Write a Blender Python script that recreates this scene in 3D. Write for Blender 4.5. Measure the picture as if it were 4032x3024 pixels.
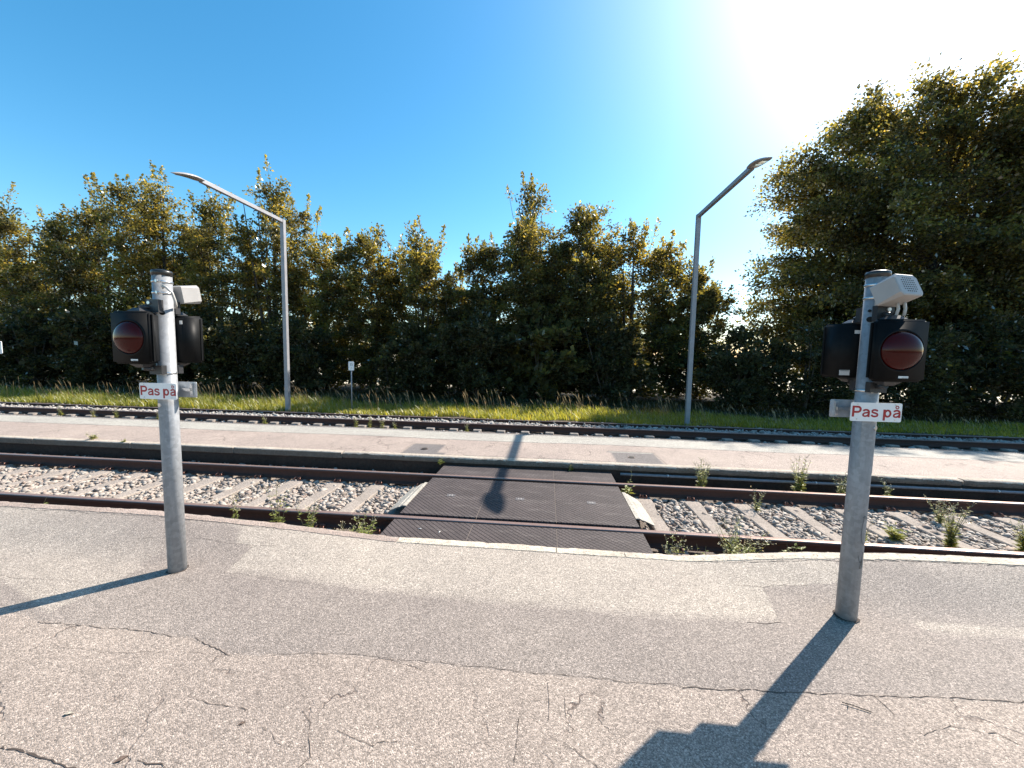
import bpy, bmesh, math, random
import numpy as np
from mathutils import Vector, Matrix

for o in list(bpy.data.objects): bpy.data.objects.remove(o, do_unlink=True)
SC = bpy.context.scene
COL = SC.collection
RNG = np.random.default_rng(11)
random.seed(5)

# ------------------------------------------------------------------ camera
CAM_H = 1.6157
F, TILT, ROLL, YAW = 1514.0, 0.081018, 0.019070, 0.090938
def cam_axes():
    cy, sy = math.cos(YAW), math.sin(YAW)
    f = Vector((-sy*math.cos(TILT), cy*math.cos(TILT), -math.sin(TILT)))
    r = Vector((cy, sy, 0)); u = r.cross(f)
    c, s = math.cos(ROLL), math.sin(ROLL)
    return f, c*r+s*u, -s*r+c*u
f_, r_, u_ = cam_axes()
cd = bpy.data.cameras.new('camera'); cam = bpy.data.objects.new('camera', cd); COL.objects.link(cam)
M = Matrix((( r_.x, u_.x, -f_.x, 0), (r_.y, u_.y, -f_.y, 0), (r_.z, u_.z, -f_.z, CAM_H), (0, 0, 0, 1)))
cam.matrix_world = M
cd.sensor_width = 36; cd.sensor_fit = 'HORIZONTAL'; cd.lens = F/4032*36
cd.clip_start = 0.05; cd.clip_end = 3000
SC.camera = cam

# ------------------------------------------------------------------ sky, sun, exposure
SUN_AZ, SUN_EL = math.radians(49.1), math.radians(42.2)      # azimuth clockwise from +Y
w = bpy.data.worlds.new('World'); SC.world = w; w.use_nodes = True
nt = w.node_tree; nt.nodes.clear()
out = nt.nodes.new('ShaderNodeOutputWorld'); bg = nt.nodes.new('ShaderNodeBackground')
sky = nt.nodes.new('ShaderNodeTexSky'); sky.sky_type = 'NISHITA'; sky.sun_disc = False
sky.sun_elevation = SUN_EL; sky.sun_rotation = SUN_AZ
sky.altitude = 0; sky.air_density = 1.0; sky.dust_density = .5; sky.ozone_density = 1.8
hs = nt.nodes.new('ShaderNodeHueSaturation'); hs.inputs['Saturation'].default_value = 1.35; hs.inputs['Hue'].default_value = .485
hs.inputs['Value'].default_value = 1.2
nt.links.new(sky.outputs[0], hs.inputs['Color'])
# bright aureole round the sun (hazy air in that part of the sky)
geo = nt.nodes.new('ShaderNodeTexCoord'); dot = nt.nodes.new('ShaderNodeVectorMath'); dot.operation = 'DOT_PRODUCT'
nt.links.new(geo.outputs['Generated'], dot.inputs[0])
dot.inputs[1].default_value = (math.sin(SUN_AZ)*math.cos(SUN_EL), math.cos(SUN_AZ)*math.cos(SUN_EL), math.sin(SUN_EL))
mxm = nt.nodes.new('ShaderNodeMath'); mxm.operation = 'MAXIMUM'; mxm.inputs[1].default_value = 0; nt.links.new(dot.outputs['Value'], mxm.inputs[0])
pw = nt.nodes.new('ShaderNodeMath'); pw.operation = 'POWER'; pw.inputs[1].default_value = 15; nt.links.new(mxm.outputs[0], pw.inputs[0])
ml = nt.nodes.new('ShaderNodeMixRGB'); ml.blend_type = 'ADD'; ml.inputs[2].default_value = (5.6, 5.3, 4.5, 1)
pc = nt.nodes.new('ShaderNodeMath'); pc.operation = 'MULTIPLY'; pc.use_clamp = True; pc.inputs[1].default_value = 1.15
nt.links.new(pw.outputs[0], pc.inputs[0]); nt.links.new(pc.outputs[0], ml.inputs[0]); nt.links.new(hs.outputs[0], ml.inputs[1])
nt.links.new(ml.outputs[0], bg.inputs['Color'])
bg.inputs['Strength'].default_value = 0.092
nt.links.new(bg.outputs[0], out.inputs['Surface'])
sl = bpy.data.lights.new('sun', 'SUN'); sl.energy = 5.0; sl.angle = math.radians(0.5); sl.color = (1.0, 0.915, 0.81)
so = bpy.data.objects.new('sun', sl); COL.objects.link(so)
sd = Vector((math.sin(SUN_AZ)*math.cos(SUN_EL), math.cos(SUN_AZ)*math.cos(SUN_EL), math.sin(SUN_EL)))
so.rotation_euler = sd.to_track_quat('Z', 'Y').to_euler(); so.location = sd*50
SC.view_settings.view_transform = 'Standard'; SC.view_settings.look = 'None'
SC.view_settings.exposure = 1.17; SC.view_settings.gamma = 1.0
SC.render.engine = 'CYCLES'
SC.cycles.max_bounces = 8; SC.cycles.transparent_max_bounces = 8

# ------------------------------------------------------------------ helpers
def tag(o, label=None, cat=None, group=None, kind=None):
    if label: o['label'] = label
    if cat: o['category'] = cat
    if group: o['group'] = group
    if kind: o['kind'] = kind
    return o
def thing(name, label, cat, loc=(0, 0, 0), rz=0, group=None):
    o = bpy.data.objects.new(name, None); COL.objects.link(o); o.empty_display_size = 0.1
    o.location = loc; o.rotation_euler = (0, 0, rz)
    return tag(o, label, cat, group)

class MB:
    """collects vertices and faces of ONE mesh"""
    def __init__(s): s.v = []; s.f = []; s.m = []; s.sm = []
    def add(s, vs, fs, mi=0, smooth=False):
        b = len(s.v); s.v += [tuple(v) for v in vs]
        for f in fs: s.f.append(tuple(i+b for i in f)); s.m.append(mi); s.sm.append(smooth)
    def box(s, lo, hi, mi=0, bev=0.0, mat=None):
        (x0, y0, z0), (x1, y1, z1) = lo, hi
        if bev <= 0:
            vs = [(x, y, z) for z in (z0, z1) for y in (y0, y1) for x in (x0, x1)]
            fs = [(0, 2, 3, 1), (4, 5, 7, 6), (0, 1, 5, 4), (2, 6, 7, 3), (0, 4, 6, 2), (1, 3, 7, 5)]
            if mat: vs = [tuple(mat @ Vector(v)) for v in vs]
            s.add(vs, fs, mi); return
        bm = bmesh.new(); bmesh.ops.create_cube(bm, size=1)
        for v in bm.verts: v.co = Vector((x0+(v.co.x+.5)*(x1-x0), y0+(v.co.y+.5)*(y1-y0), z0+(v.co.z+.5)*(z1-z0)))
        bmesh.ops.bevel(bm, geom=bm.edges[:], offset=bev, segments=2, affect='EDGES', profile=0.7)
        s.bm(bm, mi, mat); bm.free()
    def bm(s, bm, mi=0, mat=None, smooth=False):
        bm.verts.ensure_lookup_table(); bm.verts.index_update()
        vs = [(mat @ v.co) if mat else v.co.copy() for v in bm.verts]
        s.add(vs, [[v.index for v in f.verts] for f in bm.faces], mi, smooth)
    def tube(s, pts, rad, n=10, mi=0, caps=True, smooth=True):
        pts = [Vector(p) for p in pts]
        rs = rad if hasattr(rad, '__len__') else [rad]*len(pts)
        b = len(s.v); up = None
        for i, p in enumerate(pts):
            d = (pts[min(i+1, len(pts)-1)]-pts[max(i-1, 0)]).normalized()
            if up is None:
                up = Vector((0, 0, 1)) if abs(d.z) < .9 else Vector((1, 0, 0))
            a = d.cross(up).normalized(); c = a.cross(d).normalized(); up = c
            for k in range(n):
                t = 2*math.pi*k/n
                s.v.append(tuple(p+(a*math.cos(t)+c*math.sin(t))*rs[i]))
        for i in range(len(pts)-1):
            for k in range(n):
                k2 = (k+1) % n
                s.f.append((b+i*n+k, b+i*n+k2, b+(i+1)*n+k2, b+(i+1)*n+k)); s.m.append(mi); s.sm.append(smooth)
        if caps:
            s.f.append(tuple(b+k for k in range(n))[::-1]); s.m.append(mi); s.sm.append(False)
            e = b+(len(pts)-1)*n
            s.f.append(tuple(e+k for k in range(n))); s.m.append(mi); s.sm.append(False)
    def loft(s, rings, mi=0, smooth=True, caps=True):
        b = len(s.v); n = len(rings[0])
        for r in rings: s.v += [tuple(p) for p in r]
        for i in range(len(rings)-1):
            for k in range(n):
                k2 = (k+1) % n
                s.f.append((b+i*n+k, b+i*n+k2, b+(i+1)*n+k2, b+(i+1)*n+k)); s.m.append(mi); s.sm.append(smooth)
        if caps:
            s.f.append(tuple(b+k for k in range(n))[::-1]); s.m.append(mi); s.sm.append(False)
            e = b+(len(rings)-1)*n
            s.f.append(tuple(e+k for k in range(n))); s.m.append(mi); s.sm.append(False)
    def dome(s, c, nrm, R, h, mi=0, n=40, rings=10):
        nrm = Vector(nrm).normalized(); up = Vector((0, 0, 1)); a = up.cross(nrm).normalized(); b2 = nrm.cross(a)
        c = Vector(c); b = len(s.v)
        for j in range(rings):
            t = j/(rings)*math.pi/2
            for k in range(n):
                q = 2*math.pi*k/n
                s.v.append(tuple(c+(a*math.cos(q)+b2*math.sin(q))*R*math.cos(t)+nrm*h*math.sin(t)))
        s.v.append(tuple(c+nrm*h)); top = len(s.v)-1
        for j in range(rings-1):
            for k in range(n):
                k2 = (k+1) % n
                s.f.append((b+j*n+k, b+j*n+k2, b+(j+1)*n+k2, b+(j+1)*n+k)); s.m.append(mi); s.sm.append(True)
        for k in range(n):
            s.f.append((b+(rings-1)*n+k, b+(rings-1)*n+(k+1) % n, top)); s.m.append(mi); s.sm.append(True)
    def disc(s, c, nrm, R, th, n=16, mi=0):
        c = Vector(c); nrm = Vector(nrm).normalized()
        s.tube([c, c+nrm*th], R, n, mi, True, False)
    def build(s, name, mats, parent=None, loc=None):
        me = bpy.data.meshes.new(name); me.from_pydata(s.v, [], s.f)
        for m in (mats if isinstance(mats, (list, tuple)) else [mats]): me.materials.append(m)
        me.polygons.foreach_set('material_index', s.m); me.polygons.foreach_set('use_smooth', s.sm)
        me.update()
        o = bpy.data.objects.new(name, me); COL.objects.link(o)
        if parent: o.parent = parent
        if loc: o.location = loc
        return o

def np_mesh(name, V, Fq, mats, midx=None, parent=None, smooth=False):
    """V (n,3) array, Fq (m,k) array of equal-sized faces"""
    me = bpy.data.meshes.new(name); n, (m, k) = len(V), Fq.shape
    me.vertices.add(n); me.vertices.foreach_set('co', np.ascontiguousarray(V, dtype=np.float32).ravel())
    me.loops.add(m*k); me.loops.foreach_set('vertex_index', np.ascontiguousarray(Fq, dtype=np.int32).ravel())
    me.polygons.add(m); me.polygons.foreach_set('loop_start', np.arange(0, m*k, k, dtype=np.int32))
    me.polygons.foreach_set('loop_total', np.full(m, k, dtype=np.int32))
    for mt in mats: me.materials.append(mt)
    if midx is not None: me.polygons.foreach_set('material_index', np.asarray(midx, dtype=np.int32))
    if smooth: me.polygons.foreach_set('use_smooth', np.ones(m, dtype=bool))
    me.update(calc_edges=True); me.validate()
    o = bpy.data.objects.new(name, me); COL.objects.link(o)
    if parent: o.parent = parent
    return o

# ------------------------------------------------------------------ materials
class NT:
    def __init__(s, name):
        s.mat = bpy.data.materials.new(name); s.mat.use_nodes = True
        s.t = s.mat.node_tree; s.b = s.t.nodes['Principled BSDF']; s.o = s.t.nodes['Material Output']
        s.co = None
    def n(s, ty, **kw):
        nd = s.t.nodes.new(ty)
        for k, v in kw.items(): setattr(nd, k, v)
        return nd
    def link(s, a, b): s.t.links.new(a, b)
    def coord(s, kind='Object'):
        if s.co is None: s.co = s.n('ShaderNodeTexCoord')
        return s.co.outputs[kind]
    def noise(s, scale, detail=4, rough=.6, vec=None, dist=0):
        nd = s.n('ShaderNodeTexNoise'); nd.inputs['Scale'].default_value = scale
        nd.inputs['Detail'].default_value = detail; nd.inputs['Roughness'].default_value = rough
        nd.inputs['Distortion'].default_value = dist
        s.link(vec if vec is not None else s.coord(), nd.inputs['Vector']); return nd
    def voro(s, scale, feature='F1', vec=None):
        nd = s.n('ShaderNodeTexVoronoi', feature=feature); nd.inputs['Scale'].default_value = scale
        s.link(vec if vec is not None else s.coord(), nd.inputs['Vector']); return nd
    def ramp(s, src, stops, interp='LINEAR'):
        nd = s.n('ShaderNodeValToRGB'); cr = nd.color_ramp; cr.interpolation = interp
        while len(cr.elements) < len(stops): cr.elements.new(.5)
        for e, (p, c) in zip(cr.elements, stops):
            e.position = p; e.color = (c if hasattr(c, '__len__') else (c, c, c))+((1,) if not hasattr(c, '__len__') or len(c) == 3 else ())
        s.link(src, nd.inputs['Fac']); return nd.outputs['Color']
    def mix(s, fac, a, b, mode='MIX'):
        nd = s.n('ShaderNodeMixRGB', blend_type=mode)
        for i, v in ((0, fac), (1, a), (2, b)):
            if hasattr(v, 'links'): s.link(v, nd.inputs[i])
            elif i == 0: nd.inputs[0].default_value = v
            else: nd.inputs[i].default_value = tuple(v)+(1,) if len(v) == 3 else v
        return nd.outputs[0]
    def math(s, op, a, b=None, c=None):
        nd = s.n('ShaderNodeMath', operation=op)
        for i, v in enumerate((a, b, c)):
            if v is None: continue
            if hasattr(v, 'links'): s.link(v, nd.inputs[i])
            else: nd.inputs[i].default_value = v
        return nd.outputs[0]
    def bump(s, h, strength, dist, normal=None):
        nd = s.n('ShaderNodeBump'); nd.inputs['Strength'].default_value = strength; nd.inputs['Distance'].default_value = dist
        s.link(h, nd.inputs['Height'])
        if normal is not None: s.link(normal, nd.inputs['Normal'])
        s.link(nd.outputs[0], s.b.inputs['Normal']); return nd.outputs[0]
    def set(s, **kw):
        for k, v in kw.items():
            i = s.b.inputs[k.replace('_', ' ')]
            if hasattr(v, 'links'): s.link(v, i)
            else: i.default_value = tuple(v)+(1,) if hasattr(v, '__len__') and len(v) == 3 else v

def simple(name, col, rough=.6, metal=0, noise_s=20, amt=.2, bump=0, bscale=60, coat=0, spec=.5):
    m = NT(name); nz = m.noise(noise_s, 5)
    lo = tuple(c*(1-amt) for c in col); hi = tuple(min(1, c*(1+amt)) for c in col)
    m.set(Base_Color=m.ramp(nz.outputs[0], [(.3, lo), (.7, hi)]), Roughness=rough, Metallic=metal)
    m.b.inputs['Specular IOR Level'].default_value = spec
    if coat: m.b.inputs['Coat Weight'].default_value = coat; m.b.inputs['Coat Roughness'].default_value = .08
    if bump: m.bump(m.noise(bscale, 6).outputs[0], bump, .004)
    return m.mat

def asphalt(name, zones):
    """zones: three base tones (old, middle, pale) chosen by the mesh attribute 'zone' (surface laid at different times)"""
    m = NT(name)
    v = m.voro(190); v2 = m.voro(380); big = m.noise(.9, 5, .6); mid = m.noise(6, 4, .6)
    cell = m.n('ShaderNodeSeparateColor'); m.link(v.outputs['Color'], cell.inputs[0])
    cell2 = m.n('ShaderNodeSeparateColor'); m.link(v2.outputs['Color'], cell2.inputs[0])
    at = m.n('ShaderNodeAttribute'); at.attribute_name = 'zone'
    z = m.ramp(at.outputs['Fac'], [(0, zones[0]), (.5, zones[1]), (1, zones[2])])
    stone = m.ramp(cell.outputs[0], [(0, .5), (.3, .78), (.6, 1.0), (.85, 1.28), (1, 1.75)])
    stone2 = m.ramp(cell2.outputs[1], [(0, .75), (.5, 1.0), (1, 1.3)])
    c = m.mix(1, z, stone, 'MULTIPLY'); c = m.mix(1, c, stone2, 'MULTIPLY')
    c = m.mix(1, c, m.ramp(big.outputs[0], [(.25, (.86, .84, .83)), (.75, (1.12, 1.1, 1.06))]), 'MULTIPLY')
    c = m.mix(1, c, m.ramp(mid.outputs[0], [(.3, .93), (.7, 1.06)]), 'MULTIPLY')
    # hairline cracking of the old surface
    wv = m.n('ShaderNodeVectorMath', operation='ADD')
    ns = m.noise(3.5, 4, .7); sc = m.n('ShaderNodeVectorMath', operation='SCALE'); sc.inputs['Scale'].default_value = .28
    m.link(ns.outputs['Color'], sc.inputs[0]); m.link(m.coord(), wv.inputs[0]); m.link(sc.outputs[0], wv.inputs[1])
    cr = m.voro(1.9, 'DISTANCE_TO_EDGE', wv.outputs[0])
    line = m.ramp(cr.outputs['Distance'], [(0, 1), (.006, .7), (.014, 0)])
    gate = m.ramp(m.noise(1.7, 3, .6).outputs[0], [(.47, 0), (.60, 1)])
    old = m.ramp(at.outputs['Fac'], [(.1, 1), (.3, 0)])
    k = m.math('MULTIPLY', m.math('MULTIPLY', line, gate), old)
    c = m.mix(m.math('MULTIPLY', k, .75), c, (.05, .03, .025))
    m.set(Base_Color=c, Roughness=.82)
    h = m.math('ADD', m.math('MULTIPLY', v.outputs['Distance'], -1.0), m.math('MULTIPLY', k, -1.5))
    h = m.math('ADD', h, m.math('MULTIPLY', m.noise(400, 2).outputs[0], .5))
    m.bump(h, .75, .0035)
    m.b.inputs['Specular IOR Level'].default_value = .35
    return m.mat

def concrete(name, col, scale=30, pits=True, rough=.85):
    m = NT(name); a = m.noise(scale, 6, .65); b = m.noise(2.5, 4); v = m.voro(90)
    c = m.ramp(a.outputs[0], [(.25, tuple(x*.72 for x in col)), (.5, col), (.75, tuple(min(1, x*1.18) for x in col))])
    c = m.mix(1, c, m.ramp(b.outputs[0], [(.3, .82), (.7, 1.1)]), 'MULTIPLY')
    cs = m.n('ShaderNodeSeparateColor'); m.link(v.outputs['Color'], cs.inputs[0])
    c = m.mix(1, c, m.ramp(cs.outputs[0], [(0, .55), (.12, .95), (.9, 1.05), (1, 1.2)]), 'MULTIPLY')
    m.set(Base_Color=c, Roughness=rough); m.b.inputs['Specular IOR Level'].default_value = .15
    m.bump(m.math('ADD', a.outputs[0], m.math('MULTIPLY', v.outputs['Distance'], -.6)), .9, .008)
    return m.mat

def leafmat(name, col, trans, gloss=.25, rough=.42):
    m = NT(name)
    g = m.n('ShaderNodeNewGeometry')
    r = g.outputs['Random Per Island']
    c = m.ramp(r, [(0, tuple(x*.6 for x in col)), (.5, col), (1, tuple(x*1.5 for x in col))])
    t = m.ramp(r, [(0, tuple(x*.6 for x in trans)), (.6, trans), (1, (trans[0]*1.6, trans[1]*1.25, trans[2]))])
    df = m.n('ShaderNodeBsdfDiffuse'); m.link(c, df.inputs['Color'])
    tr = m.n('ShaderNodeBsdfTranslucent'); m.link(t, tr.inputs['Color'])
    gl = m.n('ShaderNodeBsdfGlossy'); gl.inputs['Roughness'].default_value = rough; gl.inputs['Color'].default_value = (.9, .9, .85, 1)
    ad = m.n('ShaderNodeAddShader'); m.link(df.outputs[0], ad.inputs[0]); m.link(tr.outputs[0], ad.inputs[1])
    mx = m.n('ShaderNodeMixShader'); fr = m.n('ShaderNodeFresnel'); fr.inputs['IOR'].default_value = 1.4
    m.link(m.math('MULTIPLY', fr.outputs[0], gloss*4), mx.inputs[0]); m.link(ad.outputs[0], mx.inputs[1]); m.link(gl.outputs[0], mx.inputs[2])
    m.link(mx.outputs[0], m.o.inputs['Surface'])
    return m.mat

def galvanised(name, col=(.25, .258, .27), metal=.15, rough=.5):
    m = NT(name); v = m.voro(45); cs = m.n('ShaderNodeSeparateColor'); m.link(v.outputs['Color'], cs.inputs[0])
    mp = m.n('ShaderNodeMapping'); mp.inputs['Scale'].default_value = (9, 9, 1.4); m.link(m.coord(), mp.inputs[0])
    st = m.noise(1.6, 6, .7, mp.outputs[0]); dirt = m.noise(7, 6, .7)
    c = m.mix(1, col, m.ramp(cs.outputs[0], [(0, .86), (1, 1.12)]), 'MULTIPLY')
    c = m.mix(1, c, m.ramp(st.outputs[0], [(.3, .78), (.6, 1.1)]), 'MULTIPLY')
    c = m.mix(m.ramp(dirt.outputs[0], [(.56, 0), (.68, .55)]), c, (.22, .21, .20))
    m.set(Base_Color=c, Metallic=metal, Roughness=m.ramp(st.outputs[0], [(.3, rough+.15), (.7, rough-.05)]))
    m.bump(dirt.outputs[0], .12, .004)
    return m.mat

def rubber():
    m = NT('rubber_panel'); sx = m.n('ShaderNodeSeparateXYZ'); m.link(m.coord('Object'), sx.inputs[0])
    x, y = sx.outputs[0], sx.outputs[1]
    per = 1/.046
    u = m.math('FRACT', m.math('MULTIPLY', m.math('ADD', x, y), per*.707))
    v = m.math('FRACT', m.math('MULTIPLY', m.math('SUBTRACT', x, y), per*.707))
    gu = m.ramp(u, [(0, 1), (.10, 1), (.22, 0), (.88, 0), (1, 1)]); gv = m.ramp(v, [(0, 1), (.05, 1), (.12, 0), (.93, 0), (1, 1)])
    wx = m.n('ShaderNodeNewGeometry'); wsx = m.n('ShaderNodeSeparateXYZ'); m.link(wx.outputs['Position'], wsx.inputs[0])
    gv = m.math('MULTIPLY', gv, m.math('MULTIPLY_ADD', m.ramp(m.math('MULTIPLY_ADD', wsx.outputs[0], .35, .55), [(.05, 0), (.7, 1)]), .9, .1))
    gr = m.math('MULTIPLY', m.math('MAXIMUM', gu, gv), m.ramp(m.noise(5, 5, .7).outputs[0], [(.3, .45), (.6, 1)]))
    sp = m.noise(120, 3); big = m.noise(2.2, 5, .65)
    base = m.ramp(sp.outputs[0], [(.35, (.046, .036, .035)), (.6, (.075, .060, .057)), (.78, (.15, .12, .11))])
    base = m.mix(1, base, m.ramp(big.outputs[0], [(.3, .75), (.7, 1.35)]), 'MULTIPLY')
    # pale dust trodden into the pattern
    mp = m.n('ShaderNodeMapping'); mp.inputs['Scale'].default_value = (.8, 4.5, 1); m.link(m.coord(), mp.inputs[0])
    du = m.ramp(m.noise(1.3, 6, .75, mp.outputs[0]).outputs[0], [(.52, 0), (.74, .5)])
    base = m.mix(m.math('MULTIPLY', du, m.ramp(sp.outputs[0], [(.35, .2), (.6, 1)])), base, (.34, .30, .27))
    c = m.mix(m.math('MULTIPLY', gr, .9), base, (.008, .005, .005))
    m.set(Base_Color=c, Roughness=.7); m.b.inputs['Specular IOR Level'].default_value = .3
    m.bump(m.math('ADD', m.math('MULTIPLY', gr, -1.0), m.math('MULTIPLY', sp.outputs[0], .35)), .8, .004)
    return m.mat

def rust(name, a, b, rough, metal):
    m = NT(name); n1 = m.noise(14, 6, .7); mp = m.n('ShaderNodeMapping'); mp.inputs['Scale'].default_value = (.6, 12, 12); m.link(m.coord(), mp.inputs[0])
    n2 = m.noise(4, 5, .6, mp.outputs[0])
    c = m.mix(n2.outputs[0], m.ramp(n1.outputs[0], [(.3, a), (.7, b)]), tuple((p+q)/2 for p, q in zip(a, b)))
    m.set(Base_Color=c, Roughness=rough, Metallic=metal); m.bump(m.noise(150, 4).outputs[0], .25, .002)
    return m.mat

M_ = {}
M_['asphalt'] = asphalt('platform_asphalt', [(.285, .236, .202), (.234, .199, .176), (.330, .287, .246)])
M_['asphalt_far'] = asphalt('island_asphalt', [(.315, .258, .225), (.15, .135, .13), (.335, .318, .285)])
M_['crack'] = simple('crack_dirt', (.055, .040, .032), .95)
M_['edge'] = concrete('edge_concrete', (.50, .43, .345), 22)
M_['edge_old'] = concrete('old_edge', (.33, .26, .22), 35)
M_['kerb'] = concrete('kerb_concrete', (.44, .37, .30), 18)
M_['kerb_dark'] = concrete('kerb_footing', (.065, .042, .032), 18)  # wall tone made darker and warmer, with shade painted into it
M_['kerb_face'] = concrete('kerb_face_shaded', (.20, .15, .115), 25)  # kerb concrete darkened: shade of the upright face put into the colour
M_['sleeper'] = concrete('sleeper_concrete', (.30, .255, .218), 28)
M_['galv'] = galvanised('galvanised_steel')
M_['lampsteel'] = simple('lamp_steel', (.27, .265, .275), .5, .15, 6, .12)
M_['black'] = simple('black_plastic', (.006, .0065, .007), .5, 0, 30, .2, .05, spec=.12)
M_['blackcap'] = simple('cap_plastic', (.02, .018, .016), .35)
M_['bracket'] = simple('bracket_black', (.022, .022, .024), .45)
M_['lens'] = simple('red_lens', (.042, .003, .0025), .10, 0, 8, .1, spec=.2)
M_['speaker'] = simple('speaker_grey', (.33, .315, .30), .55, 0, 9, .06)
M_['hole'] = simple('dark_hole', (.01, .01, .01), .9)
M_['cable'] = simple('cable_grey', (.42, .40, .37), .5)
M_['steel'] = simple('clamp_steel', (.55, .55, .55), .28, .9)
M_['signwhite'] = simple('sign_white', (.74, .73, .72), .35, 0, 6, .04)
M_['signback'] = simple('sign_back', (.42, .45, .48), .4, .5)
M_['red'] = simple('sign_red', (.33, .006, .012), .4, 0, 10, .05)
M_['ink'] = simple('ink_grey', (.12, .12, .12), .6)
M_['navy'] = simple('ink_navy', (.015, .02, .14), .5)
M_['sticker'] = simple('sticker_white', (.6, .6, .58), .5, 0, 200, .12)
M_['rail'] = rust('rail_rust', (.055, .022, .014), (.095, .040, .027), .8, 0)
M_['railtop'] = rust('rail_running_surface', (.25, .155, .125), (.36, .25, .21), .36, .45)
M_['clip'] = rust('clip_rust', (.20, .085, .055), (.30, .14, .10), .45, .4)
M_['rubber'] = rubber()
M_['deflect'] = concrete('deflector', (.40, .365, .31), 12)
M_['pipe'] = simple('pipe_grey', (.20, .19, .20), .5)
M_['bark'] = simple('bark', (.075, .06, .048), .9, 0, 15, .4, .6, 30)
M_['leafA'] = leafmat('leaf_dark', (.024, .025, .010), (.06, .054, .012), .06, .5)
M_['leafB'] = leafmat('leaf_mid', (.042, .042, .014), (.19, .158, .026), .06, .5)
M_['leafC'] = leafmat('leaf_yellow', (.062, .056, .016), (.31, .25, .038), .06, .5)
M_['grass'] = leafmat('grass_blade', (.075, .080, .014), (.27, .27, .035), .06, .6)
M_['straw'] = leafmat('grass_straw', (.20, .15, .09), (.16, .12, .06), .02, .8)
M_['weed'] = leafmat('weed_leaf', (.09, .11, .03), (.32, .31, .06), .12)
M_['weedstem'] = leafmat('weed_stem', (.13, .12, .06), (.1, .1, .04), .1)
M_['flower'] = leafmat('weed_flower', (.40, .36, .24), (.35, .3, .16), .1)

def stone_mat(name, tones):
    m = NT(name); g = m.n('ShaderNodeNewGeometry')
    c = m.ramp(g.outputs['Random Per Island'], [(i/(len(tones)-1), t) for i, t in enumerate(tones)])
    c = m.mix(1, c, m.ramp(m.noise(60, 4).outputs[0], [(.3, .8), (.7, 1.12)]), 'MULTIPLY')
    m.set(Base_Color=c, Roughness=.8); return m.mat
M_['stone'] = stone_mat('ballast_stone', [(.17, .135, .11), (.29, .24, .20), (.36, .315, .27), (.26, .22, .185), (.42, .375, .325), (.24, .17, .135), (.37, .33, .285)])
M_['stone_far'] = stone_mat('ballast_stone_far', [(.18, .155, .14), (.31, .285, .26), (.40, .375, .345), (.25, .225, .205)])
def soil(name, a, b, s=14):
    m = NT(name); n = m.noise(s, 8, .75)
    m.set(Base_Color=m.ramp(n.outputs[0], [(.3, a), (.7, b)]), Roughness=.95); m.bump(n.outputs[0], 1, .03); return m.mat
M_['soil'] = soil('track_soil', (.045, .030, .022), (.11, .08, .06))
M_['verge'] = soil('verge_soil', (.035, .032, .015), (.10, .07, .045), 6)
M_['bed'] = soil('ballast_fines', (.09, .07, .058), (.24, .20, .17), 40)
M_['field'] = soil('field_stubble', (.48, .42, .30), (.62, .55, .42), 1.5)

# ------------------------------------------------------------------ ground, field, track bed
def sheet(name, x0, x1, y0, y1, z, mat, nx=1, ny=1, fn=None):
    X, Y = np.meshgrid(np.linspace(x0, x1, nx+1), np.linspace(y0, y1, ny+1), indexing='ij')
    Z = np.full_like(X, z) if fn is None else fn(X, Y)
    V = np.stack([X, Y, Z], -1).reshape(-1, 3)
    i = np.arange(nx)[:, None]*(ny+1)+np.arange(ny)[None, :]
    Q = np.stack([i, i+ny+1, i+ny+2, i+1], -1).reshape(-1, 4)
    return np_mesh(name, V, Q, [mat])
tag(sheet('ground', -1500, 1500, -1500, 1500, -.66, M_['verge']), kind='structure')
tag(sheet('field', -900, 900, 23.5, 1400, -.60, M_['field']), kind='structure')
tag(sheet('verge', -70, 55, 12.0, 23.5, -.55, M_['verge'], 210, 30, lambda X, Y: -.56+.03*np.sin(X*1.7+Y)+.02*np.sin(X*4.1)), kind='structure')

Y_R1, Y_R2, Y_R3, Y_R4 = 4.081, 5.587, 10.33, 11.83
Z_R, Z_R3, Z_R4 = -.25, -.345, -.47
def bedfn(X, Y):
    z = np.full_like(X, -.475)
    z = np.where((Y < Y_R1-.1), -.52, z)
    z = np.where(Y > Y_R2+.12, -.47, z)
    return z+.012*np.sin(X*9+Y*3)+.01*np.sin(X*23-Y*17)
tag(sheet('track_bed', -60, 45, 3.0, 6.4, 0, M_['bed'], 700, 34, bedfn), kind='structure')
tag(sheet('far_track_bed', -60, 45, 8.2, 12.4, 0, M_['soil'], 300, 40, lambda X, Y: np.interp(Y, [8.2, 9.2, 10.4, 11.7, 12.0, 12.4], [-.60, -.55, -.53, -.57, -.55, -.55])+.01*np.sin(X*7)), kind='structure')

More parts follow.
